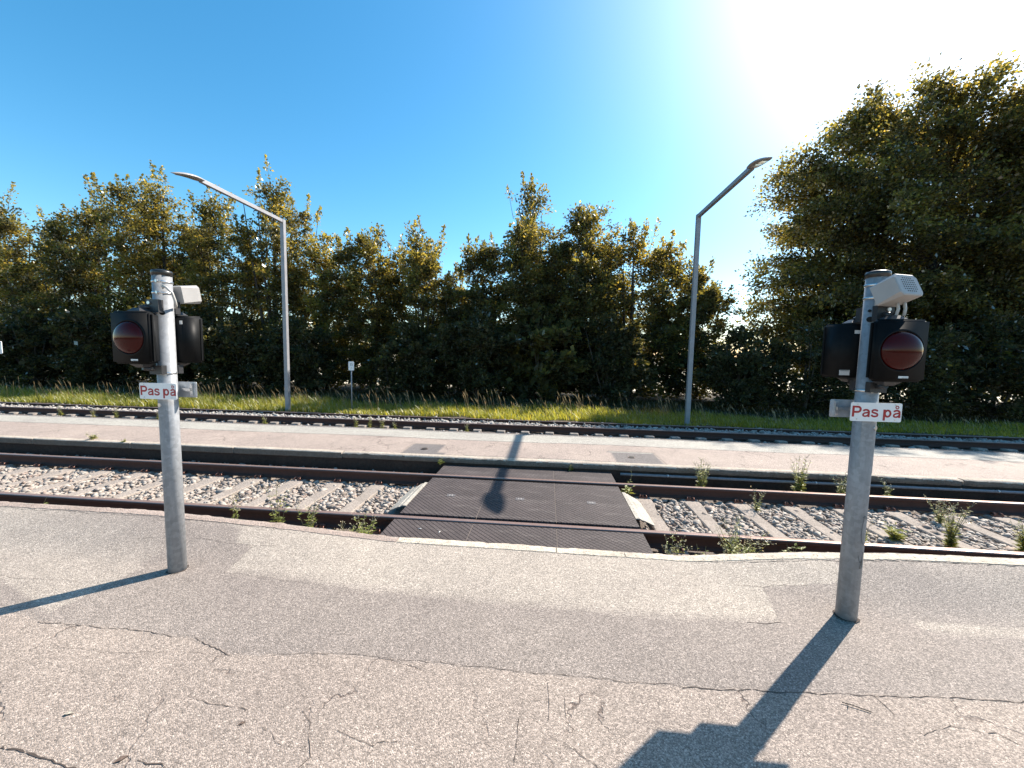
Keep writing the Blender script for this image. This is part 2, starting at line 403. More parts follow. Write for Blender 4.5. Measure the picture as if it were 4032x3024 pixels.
# ------------------------------------------------------------------ platforms
def edge_rise(x):      # the platform edge dips at the crossing
    return np.interp(x, [-9, -5.5, -3.5, -2.3, -1.35, 1.15, 1.95, 2.7, 4.0, 9], [.10, .10, .105, .055, 0, 0, .085, .13, .155, .16])
def near_z(X, Y):
    t = np.clip((Y-2.45)/(3.12-2.45), 0, 1); t = t*t*(3-2*t)
    return edge_rise(X)*t+.003*np.sin(X*2.3+1)*np.sin(Y*3.1)
def inpoly(X, Y, poly):
    c = np.zeros(X.shape, bool); n = len(poly)
    for i in range(n):
        (x1, y1), (x2, y2) = poly[i], poly[(i+1) % n]
        k = ((y1 > Y) != (y2 > Y)) & (X < (x2-x1)*(Y-y1)/(y2-y1+1e-12)+x1)
        c ^= k
    return c
LINE_A = [(-6, 1.95), (-3.3, 1.95), (-2.917, 1.863), (-2.273, 1.863), (-1.926, 1.85), (-1.615, 1.765), (-1.417, 1.783), (-1.055, 1.84), (-.744, 1.829), (-.224, 1.839), (.168, 1.827), (.701, 1.829), (1.143, 1.853), (1.581, 1.881), (2.315, 1.935), (7, 2.1)]
LINE_B = [(-6, 3.4), (-3.4, 3.3), (-2.6, 2.95), (-2.268, 2.435), (-1.729, 2.417), (-1.357, 2.382), (-.597, 2.342), (.103, 2.32), (.67, 2.317), (1.257, 2.348), (1.466, 2.37), (7, 2.4)]
def grid_platform(name, x0, x1, y0, y1, dx, dy, zfn, zonefn, mat, skirt):
    nx, ny = int((x1-x0)/dx), int((y1-y0)/dy)
    X, Y = np.meshgrid(np.linspace(x0, x1, nx+1), np.linspace(y0, y1, ny+1), indexing='ij')
    V = np.stack([X, Y, zfn(X, Y)], -1).reshape(-1, 3)
    i = np.arange(nx)[:, None]*(ny+1)+np.arange(ny)[None, :]
    Q = np.stack([i, i+ny+1, i+ny+2, i+1], -1).reshape(-1, 4)
    o = np_mesh(name, V, Q, [mat], smooth=True)
    a = o.data.attributes.new('zone', 'FLOAT', 'POINT'); a.data.foreach_set('value', zonefn(X, Y).reshape(-1).astype(np.float32))
    return o
def zone_near(X, Y):
    # 0 = old cracked brown surface, .5 = newer grey strip, 1 = pale strip along the edge
    wob = .02*np.sin(X*7)+.012*np.sin(X*19+1)
    a = np.interp(X, [p[0] for p in LINE_A], [p[1] for p in LINE_A])
    b = np.interp(X, [p[0] for p in LINE_B], [p[1] for p in LINE_B])
    z = np.where(Y > a, .5, .0)
    z = np.where((Y > b+wob*.5), .5+.5*np.clip((Y-b)/.12+.25, 0, 1), z)
    # left: the ground beside the post is the old light surface
    left = X < -2.95+np.clip((Y-1.9)*.1, 0, 1)
    z = np.where(left & (Y > 1.95+(-X-3)*.35), np.clip(.62+.3*np.sin(Y*2.3+X), .35, .9), z)
    pl = inpoly(X, Y, [(-2.99, 2.49), (-2.88, 2.80), (-2.323, 2.778), (-2.268, 2.435), (-2.6, 2.2)])
    z = np.where(pl, .5, z)
    pr = inpoly(X, Y, [(1.543, 2.721), (2.072, 2.786), (2.227, 2.778), (2.199, 2.557), (2.33, 2.459), (2.33, 2.2), (1.3, 2.2), (1.466, 2.37)])
    z = np.where(pr, .44, z)
    rr = (X > 2.2) & (Y > 2.47) & (Y < 3.2)
    z = np.where(rr, np.clip(.66+.1*np.sin(X*2), .5, 1), z)
    z = np.where((X > 2.3) & (Y > 2.40) & (Y < 2.50), .9, z)
    return z
plat = grid_platform('platform', -9, 9, .9, 3.12, .02, .02, near_z, zone_near, M_['asphalt'], .6)
tag(plat, kind='structure')
tag(grid_platform('platform_behind', -30, 30, -14, .9, .25, .25, lambda X, Y: np.zeros_like(X), lambda X, Y: np.zeros_like(X), M_['asphalt'], .6), kind='structure')
# sides far beyond x = 9
for sx in (-1, 1):
    xa, xb = (-60, -9) if sx < 0 else (9, 45)
    tag(grid_platform('platform_end', xa, xb, .9, 3.12, .5, .11, lambda X, Y: near_z(np.clip(X, -9, 9), Y), lambda X, Y: np.full_like(X, .6), M_['asphalt'], .6), kind='structure')

ISL_Z, ISL_Y0, ISL_Y1 = -.14, 6.25, 8.26
def zone_isl(X, Y):
    z = np.zeros_like(X)
    z = np.where(Y > 7.48+.015*np.sin(X*1.3), 1, z)
    z = np.where(Y > 8.16, .55, z)
    k = 1.0866
    z = np.where((X > -1.72) & (X < 1.16) & (Y < 6.33+.02*np.sin(X*5)), .95, z)
    z = np.where((X > -2.50) & (X < -1.70) & (Y > 6.20) & (Y < 7.02) & ~((X > -1.86) & (Y > 6.45)), .5, z)
    z = np.where((X > 1.20) & (X < 1.95) & (Y > 6.26) & (Y < 6.93), .5, z)
    z = np.where((X > 1.12) & (X < 1.95) & (Y > 6.93) & (Y < 7.02), .9, z)
    return z
isl = grid_platform('island_platform', -60, 45, ISL_Y0, ISL_Y1, .05, .035, lambda X, Y: ISL_Z+.004*np.sin(X*1.1)+0*Y, zone_isl, M_['asphalt_far'], .4)
tag(isl, kind='structure')
b = MB(); b.box((-60, 8.20, -.62), (45, 8.262, ISL_Z-.004)); tag(b.build('island_platform_edge', M_['kerb']), kind='structure')

# crack lines as thin dirt-filled ribbons lying in the surface
def crack_object(name, polys, zf, wmul=1.0):
    mb = MB()
    for pts, wd in polys:
        P = []
        for (a, c) in zip(pts[:-1], pts[1:]):
            L = math.dist(a, c); n = max(2, int(L/.022))
            for i in range(n):
                t = i/n; P.append((a[0]+(c[0]-a[0])*t, a[1]+(c[1]-a[1])*t))
        P.append(pts[-1])
        rs = random.Random(int(abs(pts[0][0])*1000)+7); off = 0; Q = []
        for i, p in enumerate(P):
            off = off*.75+rs.uniform(-.006, .006)
            wv = wd*wmul*rs.uniform(.25, 1.2)*(0.15 if (rs.random() < .10) else 1)
            Q.append((p[0]+off*.5, p[1]+off, wv))
        for i in range(len(Q)-1):
            (x0, y0, w0), (x1, y1, w1) = Q[i], Q[i+1]
            d = math.hypot(x1-x0, y1-y0)+1e-9; nx, ny = -(y1-y0)/d, (x1-x0)/d
            vs = [(x0+nx*w0, y0+ny*w0), (x0-nx*w0, y0-ny*w0), (x1-nx*w1, y1-ny*w1), (x1+nx*w1, y1+ny*w1)]
            mb.add([(a, c, float(zf(np.array(a), np.array(c)))+.0022) for a, c in vs], [(0, 1, 2, 3)])
    o = mb.build(name, M_['crack']); return tag(o, kind='structure')
near_cracks = [
    (LINE_A[2:6], .0035), (LINE_A[6:9], .0022), (LINE_A[8:12], .0025), (LINE_A[11:16], .0045),
    ([(-2.268, 2.435), (-1.9, 2.42), (-1.5, 2.395)], .0018), ([(-2.88, 2.80), (-2.323, 2.778), (-2.1, 2.8)], .0022), ([(-2.323, 2.778), (-2.268, 2.435)], .0012),
    ([(1.26, 2.36), (1.466, 2.37)], .004), ([(1.36, 2.735), (1.543, 2.721), (1.86, 2.76)], .0022), ([(1.5, 2.75), (1.543, 2.721), (1.50, 2.52), (1.466, 2.37)], .0010),
    ([(1.604, 1.875), (1.623, 1.768), (1.666, 1.701), (1.82, 1.745), (1.994, 1.738), (2.045, 1.69), (2.2, 1.62)], .003),
    ([(.044, 1.785), (.04, 1.74), (.044, 1.691), (.05, 1.64), (.044, 1.584)], .0025), ([(-.035, 1.674), (.087, 1.688)], .002),
    ([(-.082, 1.585), (-.087, 1.437), (-.094, 1.36), (-.12, 1.25)], .0026), ([(.124, 1.717), (.126, 1.601), (.157, 1.562), (.108, 1.49), (.232, 1.419), (.27, 1.35)], .0022),
    ([(-.85, 1.43), (-.738, 1.39), (-.67, 1.385), (-.659, 1.405), (-.58, 1.418)], .003), ([(-1.62, 1.52), (-1.5, 1.50), (-1.42, 1.50), (-1.3, 1.47)], .0026),
    ([(-1.05, 1.50), (-.98, 1.46), (-.93, 1.36), (-.90, 1.31), (-.93, 1.25)], .0024), ([(-1.2, 1.42), (-1.05, 1.36), (-.93, 1.37)], .002),
    ([(-2.6, 1.72), (-2.3, 1.70), (-2.0, 1.74), (-1.75, 1.76)], .0016), ([(-2.141, 1.223), (-1.926, 1.206), (-1.763, 1.19), (-1.6, 1.16), (-1.4, 1.17)], .0075),
    ([(-1.55, 1.245), (-1.45, 1.235), (-1.38, 1.20)], .005), ([(-4.1, 2.3), (-3.6, 2.2), (-3.1, 2.25)], .0018), ([(-3.3, 2.75), (-3.0, 2.80)], .0018),
    ([(-6.2, 3.28), (-5.3, 3.02), (-4.0, 3.015), (-3.2, 3.02), (-2.3, 3.025)], .0028),
    ([(-1.20, 3.035), (-.6, 3.028), (-.1, 3.03), (.6, 3.015)], .0028), ([(1.2, 3.02), (1.8, 3.0), (2.6, 3.015), (3.6, 3.02), (4.6, 3.02)], .0045),
    ([(.62, 3.03), (.9, 3.06), (1.3, 3.05)], .004), ([(-1.25, 3.03), (-1.27, 3.08), (-1.24, 3.115)], .004), ([(.10, 3.03), (.13, 3.07), (.11, 3.115)], .0025),
]
crack_object('platform_cracks', near_cracks, near_z, .55)
crack_object('island_joint', [([(-40, 7.47), (-20, 7.46), (-9, 7.48), (-4, 7.47), (0, 7.48), (6, 7.47), (14, 7.48)], .006), ([(-40, 8.15), (-9, 8.16), (8, 8.15)], .004),
    ([(-2.5, 6.2), (-2.5, 7.02), (-1.70, 7.0)], .004), ([(1.14, 7.03), (1.95, 7.02), (1.96, 6.25)], .004), ([(-1.7, 6.34), (-1, 6.335), (0, 6.34), (1.1, 6.33)], .0035)], lambda X, Y: ISL_Z+.004*np.sin(X*1.1))

# near edging: rounded rough strip, pieces of different age
def edge_strip(name, x0, x1, y0, y1, mat, label, th=.16, seed=0, rough=.006, proud=.004):
    n = max(4, int((x1-x0)/.03)); rs = np.random.default_rng(seed); rings = []
    xs = np.linspace(x0, x1, n)
    j = rs.normal(0, rough, n); j = np.convolve(j, [.25, .5, .25], 'same'); j2 = rs.normal(0, rough*.6, n)
    for i, x in enumerate(xs):
        zz = float(near_z(np.array(x), np.array(y1-.03)))+proud
        zi = float(near_z(np.array(x), np.array(y0)))+proud
        e = 1.0 if 2 < i < n-3 else .5
        y1_ = y1+j[i]-(.02*(1-e))
        rings.append([(x, y0+j2[i]*.5, zi-th), (x, y0+j2[i]*.5, zi), (x, (y0+y1)/2, (zi+zz)/2+.002), (x, y1_-.02, zz-.001), (x, y1_-.006, zz-.007), (x, y1_, zz-.022+j2[i]), (x, y1_-.004, zz-th)])
    mb = MB(); mb.loft(rings, smooth=False); return mb.build(name, mat)
o = edge_strip('edging_stone', -1.23, .11, 3.032, 3.14, M_['edge'], '', seed=1); tag(o, 'bright cream concrete edging strip at the near platform edge, left half of the crossing', 'edging', 'pale edging strips at the crossing')
o = edge_strip('edging_stone', .118, .66, 3.028, 3.135, M_['edge'], '', seed=2); tag(o, 'bright cream concrete edging strip at the near platform edge, right half of the crossing', 'edging', 'pale edging strips at the crossing')
o = edge_strip('edging_stone', .668, 9.0, 3.028, 3.13, M_['edge'], '', seed=3, rough=.009); tag(o, 'long broken pale edging with a dark gap, right of the crossing along the near platform', 'edging')
o = edge_strip('edging_stone', -9.0, -1.24, 3.035, 3.13, M_['edge_old'], '', seed=4, rough=.012); tag(o, 'crumbling pinkish brown edging left of the crossing along the near platform', 'edging')
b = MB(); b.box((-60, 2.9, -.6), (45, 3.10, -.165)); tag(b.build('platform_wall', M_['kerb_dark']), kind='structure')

# ------------------------------------------------------------------ island kerb: separate 2 m stones on the left, one cast length on the right
def kerb_mesh(L, seed, worn=False):
    rs = np.random.default_rng(seed); mb = MB(); n = int(L/.05); xs = np.linspace(.006, L-.006, n)
    rings = []
    j = rs.normal(0, .004 if not worn else .012, n); j = np.convolve(j, [.25, .5, .25], 'same')
    for i, x in enumerate(xs):
        e = 0 if 1 < i < n-2 else (-.012 if i in (1, n-2) else -.03)
        if worn:
            h = .085; y = -.0+j[i]
            rings.append([(x, .10, -h), (x, .10, .011+e*.3), (x, .02+y, .009+e*.3+j[i]*.3), (x, .0+y, -.002+e*.5+j[i]*.5), (x, -.012+y-e, -.018+j[i]), (x, -.016+y-e, -.055), (x, -.01+y-e, -h)])
        else:
            h = .10; y = j[i]
            rings.append([(x, .10, -h), (x, .10, .012+e*.2), (x, .02, .012+e*.2), (x, .0+y-e*.3, .006+e*.3), (x, -.010+y-e*.6, -.006), (x, -.012+y-e*.6, -h+.012), (x, -.004+y-e*.6, -h)])
    mb.loft(rings, smooth=False)
    for i, f in enumerate(mb.f):      # the upright face takes the darker tone, its shade painted in
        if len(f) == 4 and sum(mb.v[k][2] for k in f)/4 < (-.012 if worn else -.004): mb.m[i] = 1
    return mb
km = kerb_mesh(2.0, 3); kx = -9.467; ks = None
for i in range(-9, 3):
    x = kx+2.0*(i+1)-.0
    if x > -4.9: break
    lab = 'pale square-cut kerb stone in the row along the island platform, left of the crossing'
    if ks is None:
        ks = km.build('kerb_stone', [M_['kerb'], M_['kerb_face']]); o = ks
    else:
        o = ks.copy(); COL.objects.link(o)
    o.location = (x, 6.165, ISL_Z); tag(o, lab, 'kerb', 'kerb stones along the island platform')
for x0, L, lab in [(-3.46, 9.65, 'long rough kerb of the island platform behind the rubber crossing'), (6.21, 14.0, 'rough rounded kerb of the island platform behind the right signal post, beyond the joint')]:
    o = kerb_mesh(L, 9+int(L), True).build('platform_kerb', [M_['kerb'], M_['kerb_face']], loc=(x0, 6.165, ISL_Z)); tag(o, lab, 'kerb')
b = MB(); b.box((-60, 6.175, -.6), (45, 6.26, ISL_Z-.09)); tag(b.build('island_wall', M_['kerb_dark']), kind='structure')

# ------------------------------------------------------------------ rails
prof = [(-.060, -.160), (-.060, -.149), (-.012, -.130), (-.008, -.115), (-.008, -.058), (-.013, -.047), (-.033, -.040), (-.034, -.010), (-.028, -.001), (-.018, 0), (.018, 0), (.028, -.001), (.034, -.010), (.033, -.040), (.013, -.047), (.008, -.058), (.008, -.115), (.012, -.130), (.060, -.149), (.060, -.160)]
def rail(y, z, label, x0=-60, x1=45):
    t = thing('rail', label, 'rail', (0, y, z)); mb = MB()
    xs = [x0, -20, -10, -5, 0, 5, 10, x1]
    mb.loft([[(x, a, c) for a, c in prof] for x in xs], smooth=False)
    for i in range(len(mb.f)):
        vs = [mb.v[k] for k in mb.f[i]]
        if len(vs) == 4 and min(v[2] for v in vs) > -.0115: mb.m[i] = 1
    o = mb.build('rail', [M_['rail'], M_['railtop']]); COL.objects.unlink(o); bpy.data.objects.remove(t)
    COL.objects.link(o); o.location = (0, y, z); tag(o, label, 'rail', 'rails of the two tracks'); return o
rail(Y_R1, Z_R, 'rusty rail nearest the camera, just beyond the near platform edge')
rail(Y_R2, Z_R, 'rusty rail beside the island platform kerb, running over the rubber crossing')
rail(Y_R3, Z_R3, 'dark rail with a thin bright top just beyond the island platform')
rail(Y_R4, Z_R4, 'low rusty rail farthest back, half buried in front of the grass')

# ------------------------------------------------------------------ sleepers
def make_sleeper(clips=True):
    t = thing('sleeper', '', 'sleeper'); mb = MB()
    hw = .125
    rings = []
    for y, zt, w_ in [(-1.28, -.02, .10), (-1.24, 0, .112), (-.45, 0, .112), (-.30, -.012, .092), (.30, -.012, .092), (.45, 0, .112), (1.24, 0, .112), (1.28, -.02, .10)]:
        rings.append([(-w_-.02, y, -.18), (-w_, y, zt-.012), (-w_+.012, y, zt), (w_-.012, y, zt), (w_, y, zt-.012), (w_+.02, y, -.18)])
    mb.loft(rings, smooth=False); mb.build('concrete_body', M_['sleeper'], t)
    if clips:
        for yr in (-.753, .753):
            for s in (-1, 1):
                c = MB(); y0 = yr+s*.075
                for dx in (-.035, .035):
                    c.tube([(dx, y0-s*.012, .03), (dx*1.1, y0+s*.02, .045), (dx*1.3, y0+s*.05, .03), (dx*1.5, y0+s*.045, .012)], .008, 6)
                c.tube([(-.035, y0-s*.012, .03), (0, y0-s*.02, .032), (.035, y0-s*.012, .03)], .008, 6)
                c.box((-.012, y0-.01+s*.015, .0), (.012, y0+.01+s*.015, .035)); c.box((-.06, y0-.02+s*.03, 0), (.06, y0+.025+s*.03, .014))
                c.build('rail_clip', M_['clip'], t)
    return t
def copy_tree(o, parent=None):
    c = o.copy(); COL.objects.link(c)
    if parent: c.parent = parent
    for ch in list(o.children): copy_tree(ch, c)
    return c
proto = None
for k in range(-24, 20):
    if k in (1, 2, 3, 4): continue
    x = -1.85+.65*k
    if proto is None: proto = s_ = make_sleeper()
    else: s_ = copy_tree(proto)
    s_.location = (x, 4.834, -.41); s_.rotation_euler[2] = random.uniform(-.006, .006)
    if k == 5: lab = 'pale clean concrete sleeper beside the deflector at the right end of the rubber crossing'
    elif k == 0: lab = 'concrete sleeper beside the deflector at the left end of the rubber crossing'
    elif k < 0: lab = 'weathered concrete sleeper under the near track in the row left of the rubber crossing'
    else: lab = 'weathered concrete sleeper under the near track in the row right of the rubber crossing'
    tag(s_, lab, 'sleeper', 'sleepers left of the crossing' if k < 0 else ('sleepers right of the crossing' if k > 5 else None))
    if k in (0, 5):
        if 'group' in s_: del s_['group']
proto2 = None
for k in range(-46, 30):
    x = -2.5+.65*k
    if proto2 is None: proto2 = s_ = make_sleeper(False)
    else: s_ = copy_tree(proto2)
    s_.location = (x, 11.22, -.562); s_.rotation_euler[0] = -.083; s_.scale = (1, .88, 1)
    tag(s_, 'concrete sleeper end poking out under the dark rail beyond the island platform', 'sleeper', 'sleepers of the far track')

# ------------------------------------------------------------------ ballast stones (uncountable)
def stones(name, regions, size, mat, seed):
    rs = np.random.default_rng(seed)
    t = (1+5**.5)/2
    base = np.array([(-1, t, 0), (1, t, 0), (-1, -t, 0), (1, -t, 0), (0, -1, t), (0, 1, t), (0, -1, -t), (0, 1, -t), (t, 0, -1), (t, 0, 1), (-t, 0, -1), (-t, 0, 1)])/1.9
    fc = np.array([(0, 11, 5), (0, 5, 1), (0, 1, 7), (0, 7, 10), (0, 10, 11), (1, 5, 9), (5, 11, 4), (11, 10, 2), (10, 7, 6), (7, 1, 8), (3, 9, 4), (3, 4, 2), (3, 2, 6), (3, 6, 8), (3, 8, 9), (4, 9, 5), (2, 4, 11), (6, 2, 10), (8, 6, 7), (9, 8, 1)])
    Vs, n0 = [], 0
    for (x0, x1, y0, y1, z, dz, dens) in regions:
        if x1 <= x0: continue
        n = int((x1-x0)*(y1-y0)*dens)
        P = np.stack([rs.uniform(x0, x1, n), rs.uniform(y0, y1, n), z+rs.uniform(-dz, dz, n)], -1)
        s = size*rs.lognormal(0, .28, n)
        B = base[None]*(1+rs.uniform(-.48, .42, (n, 12, 1))+rs.uniform(-.2, .2, (n, 12, 3)))
        B = B*np.stack([rs.uniform(.8, 1.35, n), rs.uniform(.7, 1.15, n), rs.uniform(.5, .85, n)], -1)[:, None]
        a = rs.uniform(0, 2*np.pi, n); b_ = rs.normal(0, .5, n)
        ca, sa, cb, sb = np.cos(a), np.sin(a), np.cos(b_), np.sin(b_)
        y, zz = B[..., 1]*cb[:, None]-B[..., 2]*sb[:, None], B[..., 1]*sb[:, None]+B[..., 2]*cb[:, None]
        x = B[..., 0]*ca[:, None]-y*sa[:, None]; y2 = B[..., 0]*sa[:, None]+y*ca[:, None]
        V = np.stack([x, y2, zz], -1)*s[:, None, None]+P[:, None]
        Vs.append(V)
    V = np.concatenate(Vs); n = len(V)
    Fq = fc[None]+(np.arange(n)*12)[:, None, None]
    return np_mesh(name, V.reshape(-1, 3), Fq.reshape(-1, 3), [mat])
regs = []
for k in list(range(-24, 1))+list(range(5, 19)):
    xa, xb = -1.85+.65*k+.125, -1.85+.65*(k+1)-.125
    if k == 0: xb = -1.72
    regs.append((xa, xb, 4.2, 5.5, -.452, .020, 700))
    regs.append((xa, xb, 4.2, 5.5, -.468, .012, 500))
regs += [(-30, -1.75, 5.66, 6.16, -.445, .025, 420), (1.1, 14, 5.66, 6.14, -.47, .02, 220), (-26, 14, 4.15, 5.55, -.455, .006, 200), (-26, -1.75, 4.2, 5.5, -.417, .005, 14), (1.2, 14, 4.2, 5.5, -.417, .005, 8),
         (-26, -1.7, 3.5, 4.0, -.51, .02, 260), (1.1, 12, 3.5, 4.0, -.53, .02, 200)]
tag(stones('ballast', regs, .027, M_['stone'], 4), 'pale crushed stone between the sleepers of the near track', 'ballast', kind='stuff')
tag(stones('far_ballast', [(-34, 24, 10.45, 10.95, -.445, .025, 380), (-34, 24, 10.9, 11.4, -.50, .025, 160), (-34, 24, 11.4, 12.1, -.53, .02, 40), (-34, 24, 9.2, 10.25, -.55, .02, 60)], .033, M_['stone_far'], 8), 'white crushed stone between the rails of the far track', 'ballast', kind='stuff')

# ------------------------------------------------------------------ rubber crossing
XS = [-1.665, -.762, .145, 1.055]
ROWS = [('near row beside the platform', 3.15, 4.035, -.262), ('middle row between the rails', 4.165, 5.50, -.262), ('far row beside the island kerb', 5.64, 6.135, -.262)]
COLN = ['left', 'centre', 'right']
for r, (rn, y0, y1, z) in enumerate(ROWS):
    for c in range(3):
        x0, x1 = XS[c]+.002, XS[c+1]-.002
        t = thing('crossing_panel', 'black rubber crossing mat, %s one in the %s' % (COLN[c], rn), 'rubber mat', ((x0+x1)/2, (y0+y1)/2, z), 0, 'rubber mats of the level crossing')
        mb = MB(); hx, hy = (x1-x0)/2, (y1-y0)/2
        if r == 1:   # a lip along the rail, one step lower
            mb.box((-hx, -hy+.03, -.13), (hx, hy-.02, 0), 0, .006); mb.box((-hx, -hy, -.13), (hx, -hy+.028, -.022), 0, .004)
        else: mb.box((-hx, -hy, -.13), (hx, hy, 0), 0, .006)
        mb.build('mat', M_['rubber'], t)
        if r == 1:
            p = MB(); p.box((-.055, -.06, .001), (.055, .02, .0035))
            for dx in (-.018, .018): p.box((dx-.004, -.045, .0035), (dx+.004, .005, .005), 1)
            p.box((-.014, -.024, .0035), (.014, -.016, .005), 1)
            p.build('inset_plate', [simple('inset_plate', (.10, .09, .09), .6), simple('inset_mark', (.28, .26, .24), .7)], t)
mb = MB()
for x in XS[1:3]:
    for (_, y0, y1, z) in ROWS: mb.box((x-.0018, y0+.01, z-.02), (x+.0018, y1-.01, z-.0015))
tag(mb.build('seam_sand', simple('seam_sand', (.18, .145, .12), .95)), 'pale sand packed into the joints of the rubber crossing', 'sand', kind='stuff')
# deflectors at both ends
def deflector(s, x, label):
    t = thing('deflector_plate', label, 'deflector', (x, 4.84, -.27)); mb = MB()
    def ring(o, zt, zb): return o
    prof_ = [(0, .0), (.045, .002), (.085, -.020), (.10, -.020), (.15, -.045), (.225, -.085), (.222, -.095), (.15, -.055), (.09, -.030), (.04, -.010), (0, -.012)]
    rings = []
    for y, k in [(-.41, 1.0), (-.38, 1.02), (0, 1.03), (.25, 1.0), (.40, .9), (.44, .78)]:
        rings.append([(s*px*k, y+(.03 if px > .15 else 0), pz) for px, pz in prof_])
    mb.loft(rings, smooth=False); mb.build('sheet', M_['deflect'], t)
    g = MB()
    for y in (-.25, .0, .25): g.box((min(s*.02, s*.03), y-.004, -.14), (max(s*.02, s*.03), y+.004, -.014))
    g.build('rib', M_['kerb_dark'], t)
deflector(-1, -1.675, 'bent cream deflector plate at the left end of the rubber crossing'); deflector(1, 1.065, 'bent cream deflector plate at the right end of the rubber crossing')

# grey pipe along the island kerb
t = thing('cable_pipe', 'thin grey pipe along the island kerb from the crossing to the right', 'pipe', (1.2, 6.115, -.272)); mb = MB()
mb.tube([(0, 0, 0), (3, .004, -.003), (7, .0, 0), (14, 0, 0)], .021, 12); mb.build('pipe', M_['pipe'], t)
for x in (.72, 2.9, 5.4, 8.0):
    c = MB(); c.tube([(x, 0, 0), (x+.02, 0, 0)], .025, 12); c.box((x, 0, -.005), (x+.02, .06, .005)); c.build('pipe_clamp', M_['steel'], t)
# flush sockets in the island platform
for x, y, lab in [(-2.165, 6.64, 'small round cover in the dark patch of the island, left of the crossing'), (1.476, 6.634, 'small round cover in the dark patch of the island, right of the crossing')]:
    t = thing('ground_socket', lab, 'drain cover', (x, y, ISL_Z+.004)); mb = MB()
    mb.tube([(0, 0, 0), (0, 0, .006)], .062, 24, 0, True, False); mb.build('ring', simple('socket_ring', (.16, .12, .10), .6, .5), t)
    m2 = MB(); m2.tube([(0, 0, .0065), (0, 0, .0085)], .045, 24, 0, True, False); m2.build('cover', M_['hole'], t)

# ------------------------------------------------------------------ signal posts
def text_obj(body, size, mat, parent, loc, rot=(math.pi/2, 0, 0), bold=0, name='lettering', extrude=.0006, sx=1):
    cu = bpy.data.curves.new('txt', 'FONT'); cu.body = body; cu.size = size; cu.align_x = 'CENTER'; cu.align_y = 'CENTER'
    cu.extrude = extrude; cu.offset = bold; cu.resolution_u = 6
    tmp = bpy.data.objects.new('txt', cu); COL.objects.link(tmp)
    dg = bpy.context.evaluated_depsgraph_get(); me = bpy.data.meshes.new_from_object(tmp.evaluated_get(dg))
    bpy.data.objects.remove(tmp); me.name = name; me.materials.clear(); me.materials.append(mat)
    co = np.empty(len(me.vertices)*3, np.float32); me.vertices.foreach_get('co', co); co = co.reshape(-1, 3)
    c = (co.min(0)+co.max(0))/2; co[:, :2] -= c[:2]; co[:, 0] *= sx; me.vertices.foreach_set('co', co.ravel()); me.update()
    o = bpy.data.objects.new(name, me); COL.objects.link(o); o.parent = parent; o.location = loc; o.rotation_euler = rot
    return o

def arc(cx, cy, rx, ry, a0, a1, n=14):
    return [(cx+rx*math.cos(math.radians(a0+(a1-a0)*k/n)), cy+ry*math.sin(math.radians(a0+(a1-a0)*k/n))) for k in range(n+1)]
GLYPH = {
 'P': (.60, [([(.075, 0), (.075, .72)], .14), ([(.08, .655)]+arc(.34, .485, .165, .17, 90, -90)+[(.08, .315)], .13)]),
 'a': (.53, [([(.415, 0), (.415, .30)], .125), (arc(.245, .345, .17, .125, 165, 0)+[(.415, .25)], .115), ([(.415, .315), (.30, .285), (.17, .255), (.095, .20), (.075, .135), (.10, .075), (.175, .045), (.27, .055), (.35, .10), (.41, .18)], .105)]),
 's': (.50, [([(.405, .385), (.36, .455), (.25, .478), (.14, .462), (.085, .40), (.095, .335), (.17, .295), (.29, .262), (.385, .222), (.42, .15), (.385, .078), (.27, .045), (.15, .055), (.075, .115), (.06, .155)], .115)]),
 'p': (.57, [([(.075, -.20), (.075, .52)], .135), (arc(.275, .262, .165, .205, -180, 180, 24), .12)]),
 '°': (0, [(arc(.25, .675, .085, .085, 0, 360, 18), .060)]),
}
def lettering(word, size, mat, parent, loc, name='lettering'):
    mb = MB(); x = 0; lay = 0
    for ch in word:
        if ch == ' ': x += .24; continue
        for g in ([ 'a', '°'] if ch == 'å' else [ch]):
            for pts, wd in GLYPH[g][1]:
                lay += 1; y = -.00012*(lay % 5)
                L, Rr = [], []
                for i_, p in enumerate(pts):
                    a = pts[max(i_-1, 0)]; c = pts[min(i_+1, len(pts)-1)]
                    if g == 'p' and len(pts) > 4 and i_ in (0, len(pts)-1): a, c = pts[-2], pts[1]
                    if g == '°' and i_ in (0, len(pts)-1): a, c = pts[-2], pts[1]
                    d = math.hypot(c[0]-a[0], c[1]-a[1]); nx, ny = -(c[1]-a[1])/d*wd/2, (c[0]-a[0])/d*wd/2
                    L.append(((x+p[0]+nx)*size, y, (p[1]+ny)*size)); Rr.append(((x+p[0]-nx)*size, y, (p[1]-ny)*size))
                n = len(pts); mb.add(L+Rr, [(k, n+k, n+k+1, k+1) for k in range(n-1)])
        x += GLYPH[ch if ch != 'å' else 'a'][0]
    w2 = x*size/2; mb.v = [(a-w2, b_, c-.26*size) for a, b_, c in mb.v]
    return mb.build(name, mat, parent, loc)

def rbox(mb, lo, hi, r, mi=0, seg=3, mat=None):
    bm = bmesh.new(); bmesh.ops.create_cube(bm, size=1)
    for v in bm.verts: v.co = Vector((lo[0]+(v.co.x+.5)*(hi[0]-lo[0]), lo[1]+(v.co.y+.5)*(hi[1]-lo[1]), lo[2]+(v.co.z+.5)*(hi[2]-lo[2])))
    bmesh.ops.bevel(bm, geom=bm.edges[:], offset=r, segments=seg, affect='EDGES')
    mb.bm(bm, mi, mat, True); bm.free()

